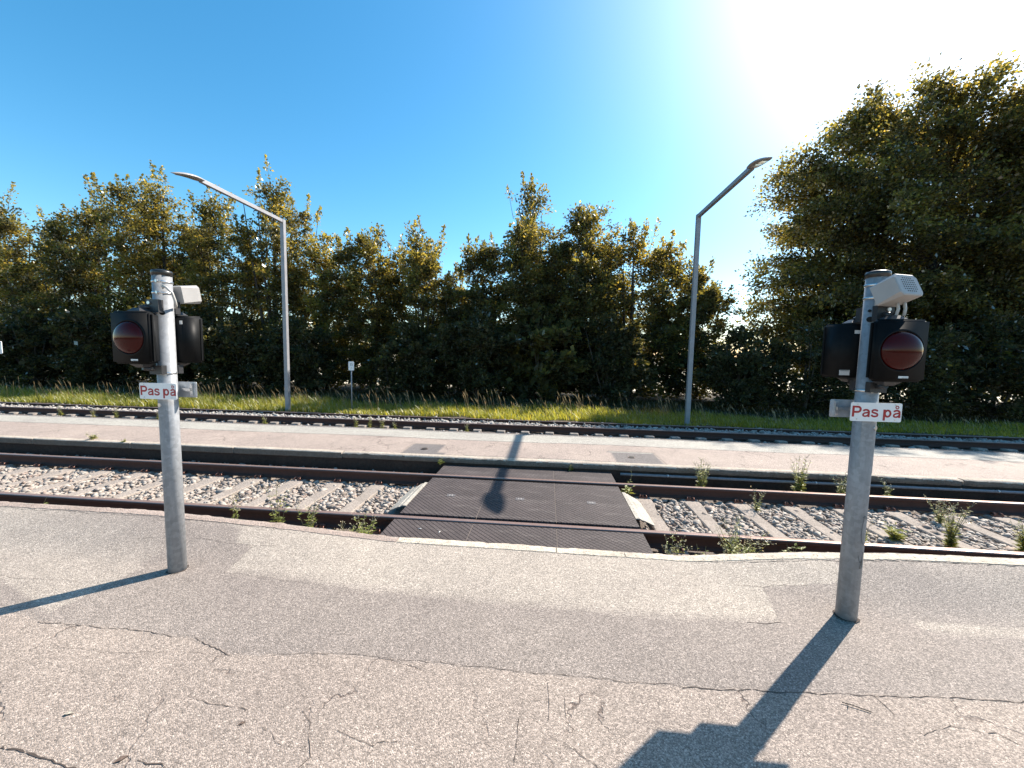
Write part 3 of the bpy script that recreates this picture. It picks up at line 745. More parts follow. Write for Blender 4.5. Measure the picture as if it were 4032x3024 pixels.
POLE_R = .054
def rounded_plate(mb, w, h, th, r, y, mi=0):
    pts = []
    for cx, cz, a0 in [(w/2-r, h/2-r, 0), (-w/2+r, h/2-r, 90), (-w/2+r, -h/2+r, 180), (w/2-r, -h/2+r, 270)]:
        for k in range(5):
            a = math.radians(a0+k*22.5); pts.append((cx+r*math.cos(a), cz+r*math.sin(a)))
    mb.loft([[(a, y, c) for a, c in pts], [(a, y+th, c) for a, c in pts]], mi, False)

def signal_head(post, parent_loc, facing, label, taper=.16):
    """facing = -1 looks at the near platform, +1 at the island; local origin at body centre of the front face"""
    W_, D_, H_ = .284, .14, .342
    mb = MB(); bm = bmesh.new(); bmesh.ops.create_cube(bm, size=1)
    for v in bm.verts:
        y = v.co.y+.5; tp = 1-taper*y
        v.co = Vector((v.co.x*W_*tp, y*D_, v.co.z*H_*(1-.04*y)))
    bmesh.ops.bevel(bm, geom=bm.edges[:], offset=.014, segments=3, affect='EDGES'); mb.bm(bm, 0, None, True); bm.free()
    mb.box((-W_/2+.02, .022, -H_/2+.02), (-W_/2+.001, .030, H_/2-.02)); mb.box((W_/2-.02, .022, -H_/2+.02), (W_/2-.001, .030, H_/2-.02))
    t = mb.build('signal_head', M_['black'], post, parent_loc); t.rotation_euler[2] = 0 if facing < 0 else math.pi; t['label'] = label
    r = MB(); n = 40
    rr = [[( math.cos(2*math.pi*k/n)*R, y, .0+math.sin(2*math.pi*k/n)*R) for k in range(n)] for R, y in [(.117, .0), (.115, -.006), (.108, -.008), (.105, -.002), (.105, .004)]]
    r.loft(rr, caps=False); r.build('lens_ring', M_['black'], t)
    l = MB(); l.dome((0, -.001, 0), (0, -1, 0), .104, .046); l.build('lens', M_['lens'], t)
    s = MB(); s.box((-.0, -.0012, -.150), (.050, .0, -.138)); s.box((.016, -.0018, -.1485), (.049, -.0013, -.1465), 1); s.build('sticker', [M_['sticker'], M_['ink']], t)
    for zz, sg in ((H_/2, 1), (-H_/2, -1)):
        k = MB(); a = [(-.045, .03), (.045, .03), (.045, .11), (-.045, .11)]; b2 = [(-.022, .05), (.022, .05), (.022, .09), (-.022, .09)]
        k.loft([[(x, y, zz-sg*.012) for x, y in a], [(x, y, zz+sg*.004) for x, y in a], [(x, y, zz+sg*.024) for x, y in b2]], smooth=False)
        k.build('pivot_cap', M_['bracket'], t)
    return t

def signal_post(px, py, side, z_top, is_right):
    nm = 'right' if is_right else 'left'
    t = thing('signal_post', 'galvanised post with red signal lamps on its %s side, %s of the two' % (('right', 'right-hand') if is_right else ('left', 'left-hand')), 'post', (px, py, 0), 0, 'posts either side of the crossing')
    mb = MB()
    mb.tube([(0, 0, -.3), (0, 0, z_top-.02)], POLE_R, 40)
    mb.build('pole', M_['galv'], t)
    # hatch plate wrapped on the lower half of the post
    h = MB(); n = 14; zc = .93
    a0, a1 = math.radians(-90-48), math.radians(-90+42)
    rings = []
    for z, sh in [(zc, .10), (zc+.012, .0), (1.28, 0)]:
        rings.append([(math.cos(a0+(a1-a0)*(k/n)*(1)+ (sh if k == 0 else (-sh if k == n else 0)))*(POLE_R+.0022), math.sin(a0+(a1-a0)*k/n+(sh if k == 0 else (-sh if k == n else 0)))*(POLE_R+.0022), z) for k in range(n+1)])
    b0 = len(h.v)
    for r_i in rings: h.v += r_i
    for i in range(2):
        for k in range(n): h.f.append((i*(n+1)+k, i*(n+1)+k+1, (i+1)*(n+1)+k+1, (i+1)*(n+1)+k)); h.m.append(0); h.sm.append(True)
    hp = h.build('hatch', M_['galv'], t)
    c = MB(); R = POLE_R+.004
    n = 32; ring = lambda rr, z: [(math.cos(2*math.pi*k/n)*rr, math.sin(2*math.pi*k/n)*rr, z) for k in range(n)]
    c.loft([ring(R, z_top-.03), ring(R, z_top-.004), ring(R*.93, z_top+.004), ring(R*.6, z_top+.010), ring(R*.2, z_top+.012)])
    c.build('cap', M_['blackcap'], t)
    for z in (2.05, 1.975, 1.431):
        bnd = MB(); bnd.loft([ring(POLE_R+.0015, z-.007), ring(POLE_R+.0035, z-.006), ring(POLE_R+.0035, z+.006), ring(POLE_R+.0015, z+.007)], caps=False)
        q = math.radians(-70 if not is_right else -110)
        cx, cy = math.cos(q)*(POLE_R+.006), math.sin(q)*(POLE_R+.006)
        bnd.tube([(cx-.02, cy-.004, z), (cx+.02, cy+.002, z)], .006, 8); bnd.box((cx-.006, cy-.008, z-.009), (cx+.006, cy+.004, z+.009))
        bnd.build('clamp_band', M_['steel'], t)
    for (ang, z, r) in ([(-52, 1.84, .015), (-52, 1.88, .007), (-100, 1.212, .014)] if not is_right else [(-140, 2.02, .014), (-150, 1.90, .008), (-145, 1.85, .016), (-62, 1.212, .014)]):
        a = math.radians(ang); d = Vector((math.cos(a), math.sin(a), 0)); k = MB(); k.disc(d*(POLE_R-.003)+Vector((0, 0, z)), d, r, .008, 16)
        k.build('plug', M_['black'] if z > 1.5 else M_['steel'], t)
    # black channel brackets in front of and behind the post
    for z0, z1 in ((1.84, 1.925), (1.425, 1.485)):
        for sg in (-1, 1):
            k = MB(); ya, yb = sorted((sg*(POLE_R-.012), sg*(POLE_R+.024)))
            for xx in (-.045, .038): k.box((xx, ya, z0), (xx+.007, yb, z1))
            ym = sg*(POLE_R+.018); k.box((-.038, min(ym, ym+sg*.006), z0), (.038, max(ym, ym+sg*.006), z1))
            k.disc((.012 if is_right else -.02, -(POLE_R+.024) if sg < 0 else POLE_R+.012, z1-.022), (0, -1, 0), .011, .008, 8, 1)
            k.build('bracket', [M_['bracket'], M_['steel']], t)
    off, fy, by = ((-.008, -.205, .062), (-.045, -.19, .062))[0 if is_right else 1]
    z_h = 1.667
    for sg, yy in ((-1, fy+.07), (1, by+.07)):
        for zz, dz in ((z_h+.206, -.012), (z_h-.206, .012)):
            k = MB(); k.tube([(off*.3, sg*(POLE_R-.01), zz), (off*.8, (sg*POLE_R+yy)/2, zz), (off, yy, zz+dz*.6)], .014, 12)
            k.build('lamp_arm', M_['bracket'], t)
    signal_head(t, (off, fy, z_h), -1, 'black signal lamp with %s facing the camera' % ('a large glossy red lens' if is_right else 'a very dark red lens'), .58)
    bk = signal_head(t, (off*.9, by+.142, z_h), 1, 'black signal lamp seen from behind, %s' % ('with two white stickers' if is_right else 'red lens just showing at its edge'))
    # stickers on the shell turned to the camera
    k = MB()
    if is_right:
        k.box((.055, .1397, -.150), (.113, .1412, -.118)); k.box((-.0, .1397, .105), (.045, .1412, .126)); k.box((.058, .1411, -.124), (.110, .1418, -.121), 1)
    else:
        k.box((-.108, .1397, .105), (-.088, .1412, .130))
    k.build('sticker', [M_['sticker'], M_['ink']], bk)
    # warning plates: one reading to this side, one to the island
    fs = thing('warning_sign', 'white plate reading Pas på in red, turned to the camera, on the %s post' % nm, 'sign', (px+(0.005 if is_right else -.005), py, 1.31))
    sx0 = (1.912-px if is_right else -2.625-px)
    p = MB(); rounded_plate(p, .276, .110, .003, .009, -.074)
    p.v = [(x+sx0, y, z) for x, y, z in p.v]; p.build('plate', M_['signwhite'], fs)
    lettering('Pas på', .090, M_['red'], fs, (sx0+.003, -.0745, -.006))
    for dx in (-.103, .103):
        for dz in (-.043, .043):
            k = MB(); k.disc((sx0+dx, -.074, dz), (0, -1, 0), .004, .002, 8); k.build('screw', M_['steel'], fs)
    k = MB(); k.box((-.035, -.071, -.02), (.035, -.052, .02)); k.build('mount', M_['steel'], fs)
    bs = thing('warning_sign', 'grey back of the second plate on the %s post, facing the island platform' % nm, 'sign', (px, py, 1.31))
    ox = (-.013 if is_right else .01)
    p = MB(); rounded_plate(p, .276, .110, .003, .009, .071); p.v = [(x+ox, y, z) for x, y, z in p.v]; p.build('plate', M_['signback'], bs)
    k = MB(); e = -1 if is_right else 1
    xa = ox+e*.105; k.box((xa-.009, .060, -.042), (xa+.009, .071, .045)); k.box((min(e*.045, xa), .052, -.010), (max(e*.045, xa), .064, .010))
    for dz in (-.033, .036): k.disc((xa, .060, dz), (0, -1, 0), .005, .003, 8)
    k.build('mount', M_['steel'], bs)
    # loudspeaker
    if is_right: base, yaw_, pitch = Vector((px-.012, py-.140, 1.995)), math.radians(18), math.radians(-24)
    else: base, yaw_, pitch = Vector((px+.01, py+.135, 1.985)), math.radians(176), math.radians(-10)
    sp = thing('loudspeaker', 'light grey loudspeaker box %s' % ('with small holes facing the camera, top of right post' if is_right else 'behind the top of the left post, turned away'), 'loudspeaker', tuple(base), yaw_, 'loudspeakers on the signal posts')
    R_ = Matrix.Rotation(pitch, 4, 'X')
    m = MB(); wf, hf, wb, hb, dp = .162, .130, .145, .118, .125
    def rect(w_, h_, y, ch=.018): return [(-w_/2+ch, y, -h_/2), (w_/2-ch, y, -h_/2), (w_/2, y, -h_/2+ch), (w_/2, y, h_/2-ch), (w_/2-ch, y, h_/2), (-w_/2+ch, y, h_/2), (-w_/2, y, h_/2-ch), (-w_/2, y, -h_/2+ch)]
    rg = [rect(wf-.012, hf-.012, -dp/2-.004), rect(wf, hf, -dp/2), rect(wf, hf, -dp/2+.02), rect(wb, hb, dp/2, .006)]
    m.loft([[tuple(R_ @ Vector(p)) for p in g] for g in rg][::-1], smooth=False)
    m.build('enclosure', M_['speaker'], sp)
    g = MB()
    for i in range(7):
        for j in range(7):
            if (i in (0, 6)) and (j in (0, 6)): continue
            g.disc(R_ @ Vector(((i-3)*.0140, -dp/2-.0035, (j-3)*.0135)), R_.to_3x3() @ Vector((0, -1, 0)), .0036, .0012, 8)
    g.build('grille', M_['hole'], sp)
    k = MB(); k.box((-.02, dp/2-.03, -.07), (.02, dp/2+.02, -.045)); k.build('foot', M_['speaker'], sp)
    # cable
    cb = MB()
    if is_right:
        cb.tube([(.01, -.13, 1.95), (.012, -.14, 1.90), (.0, -.145, 1.86)], .0075, 8)
        cb.tube([(.045, -.13, 1.95), (.048, -.14, 1.90), (.04, -.145, 1.86)], .0075, 8)
    else:
        a = math.radians(-38); q = Vector((math.cos(a), math.sin(a), 0))*POLE_R
        cb.tube([(q.x*.8, q.y*.8, 2.02), (q.x+.012, q.y-.012, 2.02)], .014, 12)
        cb.tube([(q.x+.008, q.y-.008, 2.02), (q.x+.03, q.y-.01, 2.01), (q.x+.052, q.y+.01, 1.975), (q.x+.058, q.y+.02, 1.93), (q.x+.045, q.y+.04, 1.895), (q.x+.02, q.y+.06, 1.88)], .008, 10)
    cb.build('cable', M_['cable'], t)
    g = MB(); rs = random.Random(int(px*10)); n = 28
    g.add([(math.cos(6.283*k/n)*(POLE_R-.004), math.sin(6.283*k/n)*(POLE_R-.004), .0045) for k in range(n)]+[(math.cos(6.283*k/n)*(POLE_R+rs.uniform(.003, .016)), math.sin(6.283*k/n)*(POLE_R+rs.uniform(.003, .016)), .0042) for k in range(n)],
          [(k, (k+1) % n, n+(k+1) % n, n+k) for k in range(n)]); g.build('foot_gap', M_['crack'], t)
    if is_right:      # faint scribble on the post
        q = MB()
        def on(a, z): return (math.cos(math.radians(a))*(POLE_R+.0025), math.sin(math.radians(a))*(POLE_R+.0025), z)
        for pts in ([(-88, .665), (-78, .675), (-66, .668), (-64, .655)], [(-80, .67), (-88, .62), (-90, .56), (-84, .52), (-74, .50)], [(-96, .43), (-90, .40), (-84, .385), (-78, .39)], [(-70, .45), (-72, .40), (-82, .345), (-70, .35), (-66, .38), (-72, .40)]):
            q.tube([on(*p) for p in pts], .0014, 4, 0, False)
        q.build('scribble', M_['ink'], t)
    return t
signal_post(-2.6346, 2.4412, -1, 2.122, False)
signal_post(1.9149, 2.4852, 1, 2.124, True)

# ------------------------------------------------------------------ platform lamps
def lamp(x, y, label, mirror=1):
    t = thing('street_lamp', label, 'street lamp', (x, y, -.55), 0, 'platform lamps beyond the far track')
    H = 6.42; s = .062
    mb = MB(); mb.box((-s, -s, 0), (s, s, H), 0, .008); mb.build('pole', M_['lampsteel'], t)
    a = MB(); a.box((-.05, -3.05, H-.10), (.05, -s-.001, H), 0, .006); a.build('arm', M_['lampsteel'], t)
    h = MB(); n = 20; rings = []
    for u in np.linspace(0, 1, 12):
        wd = .15*math.sin(math.pi*min(1, .22+u*.80))**.6 if u < .995 else .012
        wd = max(wd, .012); th = wd*.36
        rings.append([(math.cos(2*math.pi*k/n)*wd, -3.03-u*.80, H-.05-.16*u+(math.sin(2*math.pi*k/n)*th*(1.15 if math.sin(2*math.pi*k/n) > 0 else .55))+.03*math.sin(math.pi*u)) for k in range(n)])
    h.loft(rings); h.build('lamp_head', simple('lamp_head_grey', (.34, .32, .31), .35, 0, 5, .05), t)
    g = MB(); rings = []
    for u in np.linspace(.28, .80, 6):
        wd = .10*math.sin(math.pi*u)**.6
        rings.append([(math.cos(2*math.pi*k/12)*wd, -3.03-u*.80, H-.05-.16*u-.022+math.sin(2*math.pi*k/12)*.012+.03*math.sin(math.pi*u)) for k in range(12)])
    g.loft(rings); g.build('lamp_glass', simple('lamp_glass', (.25, .24, .22), .15), t)
    k = MB(); k.box((-s-.003, -s-.003, .5), (s+.003, -s+.001, .9), 0, .002); k.build('service_door', M_['lampsteel'], t)
lamp(-8.88, 12.4, 'tall grey lamp left of the small sign, its head above the left signal post'); lamp(4.41, 12.4, 'tall grey lamp at the bright gap beside the big tree')

# ------------------------------------------------------------------ small signs on the verge
t = thing('distance_marker', 'small white post sign with faint black figures in the grass, left of centre', 'sign', (-6.84, 12.9, -.55)); z0 = .55
mb = MB(); mb.tube([(0, 0, 0), (.0, 0, 1.52)], .022, 10); mb.build('post', M_['lampsteel'], t)
p = MB(); rounded_plate(p, .205, .315, .004, .03, -.03); p.v = [(x+.012, y, z+1.60) for x, y, z in p.v]; p.build('plate', M_['signwhite'], t)
text_obj('35', .125, M_['ink'], t, (.012, -.0308, 1.655)); text_obj('1', .085, M_['ink'], t, (.014, -.0308, 1.53))
t = thing('station_sign', 'white plate cut by the left picture edge with the dark blue end of a name', 'sign', (-20.42, 12.7, -.55))
p = MB(); rounded_plate(p, 1.8, .47, .02, .05, -.03); p.v = [(x-.9, y, z+1.995) for x, y, z in p.v]; p.build('plate', M_['signwhite'], t)
text_obj('o', .36, M_['navy'], t, (-.215, -.031, 1.975), bold=.012)
for x in (-1.55, -.6):
    mb = MB(); mb.tube([(x, .03, 0), (x, .03, 2.1)], .03, 10); mb.build('post', M_['lampsteel'], t)

# ------------------------------------------------------------------ foliage helpers
def leaf_quads(P, D, size, rs, droop=.5):
    """one kite-shaped leaf per point; D is the direction the leaf points to"""
    n = len(P)
    D = D+rs.normal(0, .55, (n, 3)); D[:, 2] -= droop*rs.random(n)
    D /= np.linalg.norm(D, axis=1)[:, None]+1e-9
    up = rs.normal(0, .65, (n, 3)); up[:, 2] += .9
    S = np.cross(D, up); S /= np.linalg.norm(S, axis=1)[:, None]+1e-9
    s = (size*rs.lognormal(0, .25, n))[:, None]
    N = np.cross(S, D)
    V = np.stack([P, P+D*s*.45+S*s*.34+N*s*.06, P+D*s, P+D*s*.45-S*s*.34+N*s*.06], 1)
    return V
def quads_obj(name, Vq, mats, midx, parent=None):
    n = len(Vq); Fq = np.arange(n*4).reshape(n, 4)
    return np_mesh(name, Vq.reshape(-1, 3), Fq, mats, midx, parent)

def make_tree(name, x, y, H, R, label, cat='tree', n=20000, size=.115, lo=.0, seed=0, top=1.0, sprays=16, mats=('leafA', 'leafB', 'leafC'), stems=5, group=None, bright=.5, squash=.8, lean=0.0, zb=-.55, shape=.75):
    """shoots run from the stems out to an uneven envelope; leaves sit along the outer part of each shoot"""
    rs = np.random.default_rng(seed+int(abs(x)*37))
    t = thing(name, label, cat, (x, y, zb), 0, group)
    Ht = H-zb
    # limbs
    mb = MB(); stem_paths = []
    for i in range(stems):
        a = rs.uniform(0, 2*np.pi); rr = R*rs.uniform(.15, .6)*(0 if i == 0 else 1)
        hh = Ht*rs.uniform(.70, .93)*(1 if i == 0 else .93)
        pts = []; ph = rs.uniform(0, 6, 2)
        for k in range(8):
            u = k/7; pts.append(np.array([math.cos(a)*rr*u**.8+lean*u*Ht+.10*math.sin(3*u+ph[0])*u, (math.sin(a)*rr*u**.8)*squash+.10*math.sin(4*u+ph[1])*u, hh*u]))
        stem_paths.append(np.array(pts))
        r0 = (.02+.010*Ht)*(1.3 if i == 0 else .8)
        mb.tube(pts, [r0*(1-.88*k/7) for k in range(8)], 6)
    Vs, Ms = [], []
    nsh = max(60, n//88)
    # envelope radius as a function of height with lumps
    lump = rs.uniform(0, 6.28, 8)
    def env(u, ang):
        e = (np.sin(np.clip((u-lo)/(1-lo), 0.0, 1)**shape*math.pi*.93+.18))**.65 if lo > 0.05 else np.clip(1.03-u**3.2, 0.05, 1)**.7*.95
        e = e*(1+.20*np.sin(3*ang+lump[0]+5*u)+.14*np.sin(7*u+lump[1]+ang)+.12*np.sin(13*u+2*ang+lump[2]))
        return np.clip(e, .05, 1.5)
    P_all, D_all, S_all, B_all = [], [], [], []
    nsub = rs.integers(3, 6); subs = [(0, 0, 1.0, .62)]
    for k in range(nsub): 
        aa = 6.283*(k+rs.random()*.6)/nsub; subs.append((math.cos(aa)*R*.62, math.sin(aa)*R*.62*squash, rs.uniform(.66, .93), rs.uniform(.42, .62)))
    Ht0, R0 = Ht, R
    for k in range(nsh):
        sx_, sy_, sh_, sr_ = subs[rs.integers(len(subs))]; Ht = Ht0*sh_; R = R0*sr_
        u = lo+(1-lo)*rs.random()**.85*.93
        sp = stem_paths[rs.integers(len(stem_paths))]
        zz = u*Ht; us = np.clip(zz/ sp[-1][2], 0, 1)
        base = np.array([np.interp(us, np.linspace(0, 1, 8), sp[:, c]) for c in range(3)])*np.array([.4, .4, 1])+np.array([sx_*us**.5, sy_*us**.5, 0])
        ang = rs.uniform(0, 2*np.pi); er = float(env(u, ang))*R*rs.uniform(.45, 1.08)
        tip = np.array([math.cos(ang)*er+lean*zz+sx_, math.sin(ang)*er*squash+sy_, zz+rs.uniform(.1, .55)*er*.7+.15])
        tip[2] = min(tip[2], Ht)
        L = np.linalg.norm(tip-base); m_ = int(88*rs.uniform(.6, 1.4))
        q = rs.beta(2.2, 1.1, m_)
        P = base+(tip-base)*q[:, None]; sag = -.12*L*np.sin(q*np.pi); P[:, 2] -= sag*.4
        P += rs.normal(0, .075+.042*R, (m_, 3))*np.array([1, 1, .75])
        D = np.tile((tip-base)/(L+1e-6), (m_, 1))
        P_all.append(P); D_all.append(D); S_all.append(np.full(m_, size)); B_all.append(np.full(m_, rs.random()))
        if k % 3 == 0: mb.tube([base, (base+tip)/2+np.array([0, 0, .05*L]), tip], [.012+.004*R, .009, .003], 4, caps=False)
    # upright feathery sprays at the top
    R = R0
    for k in range(int(sprays*1.1)):
        sx_, sy_, sh_, sr_ = subs[rs.integers(len(subs))]; Ht = Ht0*sh_
        a = rs.uniform(0, 2*np.pi); rr = R*sr_*rs.uniform(0, .8)
        L = rs.uniform(.4, 1.15)*top
        bz = Ht*(1-.22*(rr/R)**1.5)-L*rs.uniform(.55, 1.0)
        b0 = np.array([math.cos(a)*rr+lean*bz+sx_, math.sin(a)*rr*squash+sy_, bz])
        d = np.array([math.cos(a)*.35*rs.random()-.05, math.sin(a)*.2, 1.0]); d /= np.linalg.norm(d)
        m_ = int(70*L); q = rs.random(m_)**.8
        P = b0+d*(q*L)[:, None]+rs.normal(0, 1, (m_, 3))*(.12*(1.1-q))[:, None]
        P_all.append(P); D_all.append(np.tile(d, (m_, 1))+rs.normal(0, .6, (m_, 3))); S_all.append(np.full(m_, size*.95)); B_all.append(np.full(m_, .5+.5*rs.random()))
        mb.tube([b0-d*.8, b0, b0+d*L*.95], [.012, .008, .002], 4, caps=False)
    P = np.concatenate(P_all); D = np.concatenate(D_all); S = np.concatenate(S_all); B = np.concatenate(B_all)
    keep = (P[:, 2] > .05); P, D, S, B = P[keep], D[keep], S[keep], B[keep]
    V = leaf_quads(P, D, S, rs)
    sel = B*.7+rs.random(len(B))*.3
    mi = np.where(sel > 1-bright*.45, 2, np.where(sel > .5-bright*.2, 1, 0))
    quads_obj('crown', V, [M_[m] for m in mats], mi, t)
    mb.build('trunk', M_['bark'], t)
    return t

HK = 1.32     # the hedge row stands about 20 m from the camera
TREES = [
 (-26.3, 15.6, 7.9, 2.2, 'bushy yellow-green tree cut by the left edge of the picture', dict(n=16000, bright=.9)),
 (-23.9, 15.3, 8.5, 1.6, 'tallest crown at the far left, thin top against the blue sky', dict(n=16000, bright=.8)),
 (-21.4, 15.3, 7.3, 1.7, 'low rounded tree behind the left edge of the hedge row', dict(n=16000, bright=.6)),
 (-19.0, 15.2, 8.0, 1.7, 'slim tree with fine spiky top, left of the left signal post', dict(n=18000, bright=.5)),
 (-16.3, 15.2, 8.9, 1.9, 'leafy tree whose top reaches the head of the left lamp', dict(n=26000, bright=.75)),
 (-13.9, 15.3, 8.2, 1.7, 'tree with visible inner branches under the arm of the left lamp', dict(n=18000, bright=.6)),
 (-11.3, 15.1, 9.0, 1.6, 'pointed tree with a tall feathery tip just left of the left lamp post', dict(n=20000, bright=.7, top=1.5, sprays=20)),
 (-9.1, 15.2, 6.5, 1.6, 'lower yellow-green tree just right of the left lamp post', dict(n=18000, bright=.95)),
 (-7.1, 15.1, 7.0, 1.5, 'tree with a rounded tip above the small marker sign', dict(n=18000, bright=.6)),
 (-4.95, 15.0, 6.7, 1.6, 'tree with several upright feathery shoots, left of the picture centre', dict(n=19000, bright=.6, top=1.4, sprays=22)),
 (-2.95, 15.1, 5.9, 1.4, 'low tree filling the dip in the hedge left of the dark tall tree', dict(n=17000, bright=.45)),
 (-.75, 14.9, 8.0, 1.95, 'dark dense tree with the highest top in the middle of the hedge', dict(n=34000, bright=.3)),
 (1.35, 15.0, 7.5, 1.95, 'dark tree joined to the right side of the tall middle tree', dict(n=32000, bright=.35, top=1.1)),
 (3.15, 15.1, 6.5, 1.8, 'yellowish tree sloping down towards the right lamp post', dict(n=22000, bright=.8)),
 (5.3, 15.0, 5.2, 1.25, 'small tree behind the right lamp post at the edge of the bright gap', dict(n=16000, bright=.4)),
]
for i, (x, y, H, R, lab, kw) in enumerate(TREES):
    kw = dict(kw); kw['n'] = int(kw['n']*1.95)
    x, y, H, R = x*HK, y*HK, 1.6+(H-1.6)*HK, R*HK*1.22
    make_tree('hedge_tree', x, y, H, R, lab, size=.125, seed=100+i, group='trees of the hedge row', **kw)
# low bushes filling the foot of the hedge
BUSH = [(-24.5, 14.4, 3.0, 1.9), (-21.5, 14.3, 3.4, 1.9), (-18.5, 14.4, 3.2, 1.8), (-15.5, 14.3, 3.6, 1.9), (-12.5, 14.4, 3.1, 1.8), (-9.9, 14.3, 2.7, 1.5), (-5.2, 14.4, 2.6, 1.5), (-2.6, 14.3, 3.3, 1.6), (2.2, 14.4, 3.0, 1.6)]
BL = ['dark low bush at the far left foot of the hedge', 'dark low bush behind the station name plate and left signal post', 'dark low bush left of the left signal post', 'dark low bush directly behind the left signal post', 'dark low bush between the left signal post and left lamp', 'dark low bush at the foot of the left lamp post', 'thin dark bush right of the small marker sign with bright gaps', 'dark low bush left of the large-leaved shrub', 'dark low bush right of the large-leaved shrub']
for i, ((x, y, H, R), lab) in enumerate(zip(BUSH, BL)):
    x, y, H, R = x*1.2, y*1.2, 1.6+(H-1.6)*1.2, R*1.2
    make_tree('bush', x, y, H, R, lab, 'bush', n=12000, seed=300+i, sprays=4, stems=4, mats=('leafA', 'leafA', 'leafB'), bright=.2, group='bushes at the foot of the hedge', size=.16)
make_tree('broadleaf_shrub', -.25, 18.0, 3.6, 2.2, 'shrub with large drooping grey-green leaves in the middle of the hedge foot', 'shrub', n=9000, size=.26, seed=401, sprays=5, mats=('leafA', 'leafB', 'leafA'), bright=.2)
RB = [(6.9, 14.6, 2.6, 1.3, 'low bush in the bright gap right of the right lamp post'), (9.0, 14.3, 2.9, 1.7, 'dark bush below the left side of the big tree'), (11.9, 14.2, 3.2, 1.9, 'dark bush directly behind the right signal post'), (15.0, 14.3, 3.4, 2.0, 'dark bush under the big tree right of the right signal post'), (18.2, 14.4, 3.6, 2.0, 'dark bush at the right edge of the picture')]
for i, (x, y, H, R, lab) in enumerate(RB):
    x, y, H, R = x*1.12, y*1.12, 1.6+(H-1.6)*1.12, R*1.15
    make_tree('bush', x, y, H, R, lab, 'bush', n=13000, seed=500+i, sprays=4, stems=4, mats=('leafA', 'leafA', 'leafB'), bright=.2, group='bushes at the foot of the hedge', size=.13)

# tangled undergrowth behind the trunks, reads as one dark mass
def undergrowth():
    rs = np.random.default_rng(9); n = 42000
    X = rs.uniform(-40, 34, n); Y = rs.uniform(20.5, 22.8, n); top = 3.0+.9*np.sin(X*.8)+.6*np.sin(X*2.1+1)
    dens = .5+.5*np.sin(X*1.3+2)*np.sin(X*.47); Z = -.5+(top+.5)*rs.random(n)**.8
    k = rs.random(n) < .35+.65*dens; k &= ~((X > 8.5) & (X < 10.5) & (Z > 1.2)); P = np.stack([X, Y, Z], -1)[k]
    V = leaf_quads(P, rs.normal(0, 1, (len(P), 3)), np.full(len(P), .24), rs)
    return quads_obj('undergrowth', V, [M_['leafA'], M_['leafB']], (rs.random(len(P)) > .85).astype(int))
tag(undergrowth(), 'dark tangled undergrowth behind the trunks of the hedge', 'undergrowth', kind='stuff')

# the big tree on the right: tall stem, long level limbs, foliage in layers
def big_tree(x, y, H, label):
    rs = np.random.default_rng(77); zb = -.55
    t = thing('big_tree', label, 'tree', (x, y, zb)); mb = MB()
    Ht = H-zb
    tr = [(0, 0, 0), (.1, 0, 2), (-.05, .05, 4.5), (.1, 0, 7), (.3, 0, 9.3), (.6, 0, Ht-.6)]
    mb.tube(tr, [.34, .27, .22, .16, .10, .03], 10)
    SK = 1.20; prof_h = [SK*.94*q for q in (1.0, 2.5, 4, 5.3, 6.8, 8.0, 9.0, 10.1, 11.1, 12.2, 13.0, 13.35)]; prof_r = [SK*q for q in (5.6, 6.4, 6.9, 7.2, 7.4, 7.3, 6.9, 6.1, 4.9, 3.3, 1.8, .6)]
    P_all, D_all, B_all = [], [], []
    for k in range(330):
        z = 1.3+(Ht-2.2)*rs.random()**1.15; R = float(np.interp(z, prof_h, prof_r))*rs.uniform(.66, .96)
        ang = rs.uniform(0, 2*np.pi)
        b0 = np.array([np.interp(z*.9, [p[2] for p in tr], [p[0] for p in tr]), 0, z*.82])
        tip = np.array([math.cos(ang)*R, math.sin(ang)*R*.55, z+rs.uniform(-.3, .7)])
        mid = b0*.45+tip*.55+np.array([0, 0, .35])
        mb.tube([b0, b0*.75+mid*.25+np.array([0, 0, .1]), mid, tip], [.055, .045, .028, .006], 5, caps=False)
        # side twigs, flat layer
        nt_ = 26
        for j in range(nt_):
            q = rs.uniform(.28, 1.0); c0 = b0+(tip-b0)*q+np.array([0, 0, .35*math.sin(q*math.pi)])
            a2 = ang+rs.choice([-1, 1])*rs.uniform(.3, 1.2); L = rs.uniform(.5, 1.25)*(1.15-q*.5)
            c1 = c0+np.array([math.cos(a2)*L, math.sin(a2)*L*.8, rs.uniform(-.45, .6)])
            m_ = 50; qq = rs.random(m_)
            P = c0+(c1-c0)*qq[:, None]+rs.normal(0, 1, (m_, 3))*np.array([.19, .19, .17])
            P_all.append(P); D_all.append(np.tile((c1-c0)/L, (m_, 1))); B_all.append(np.full(m_, rs.random()))
    P = np.concatenate(P_all); D = np.concatenate(D_all); B = np.concatenate(B_all)
    V = leaf_quads(P, D, np.full(len(P), .132), rs, .7)
    sel = B*.6+rs.random(len(B))*.4
    mi = np.where(sel > .72, 2, np.where(sel > .42, 1, 0))
    quads_obj('crown', V, [M_['leafA'], M_['leafB'], M_['leafC']], mi, t); mb.build('trunk', M_['bark'], t)
big_tree(17.7, 20.0, 14.15, 'very large broad tree rising above everything on the right, layered branches')

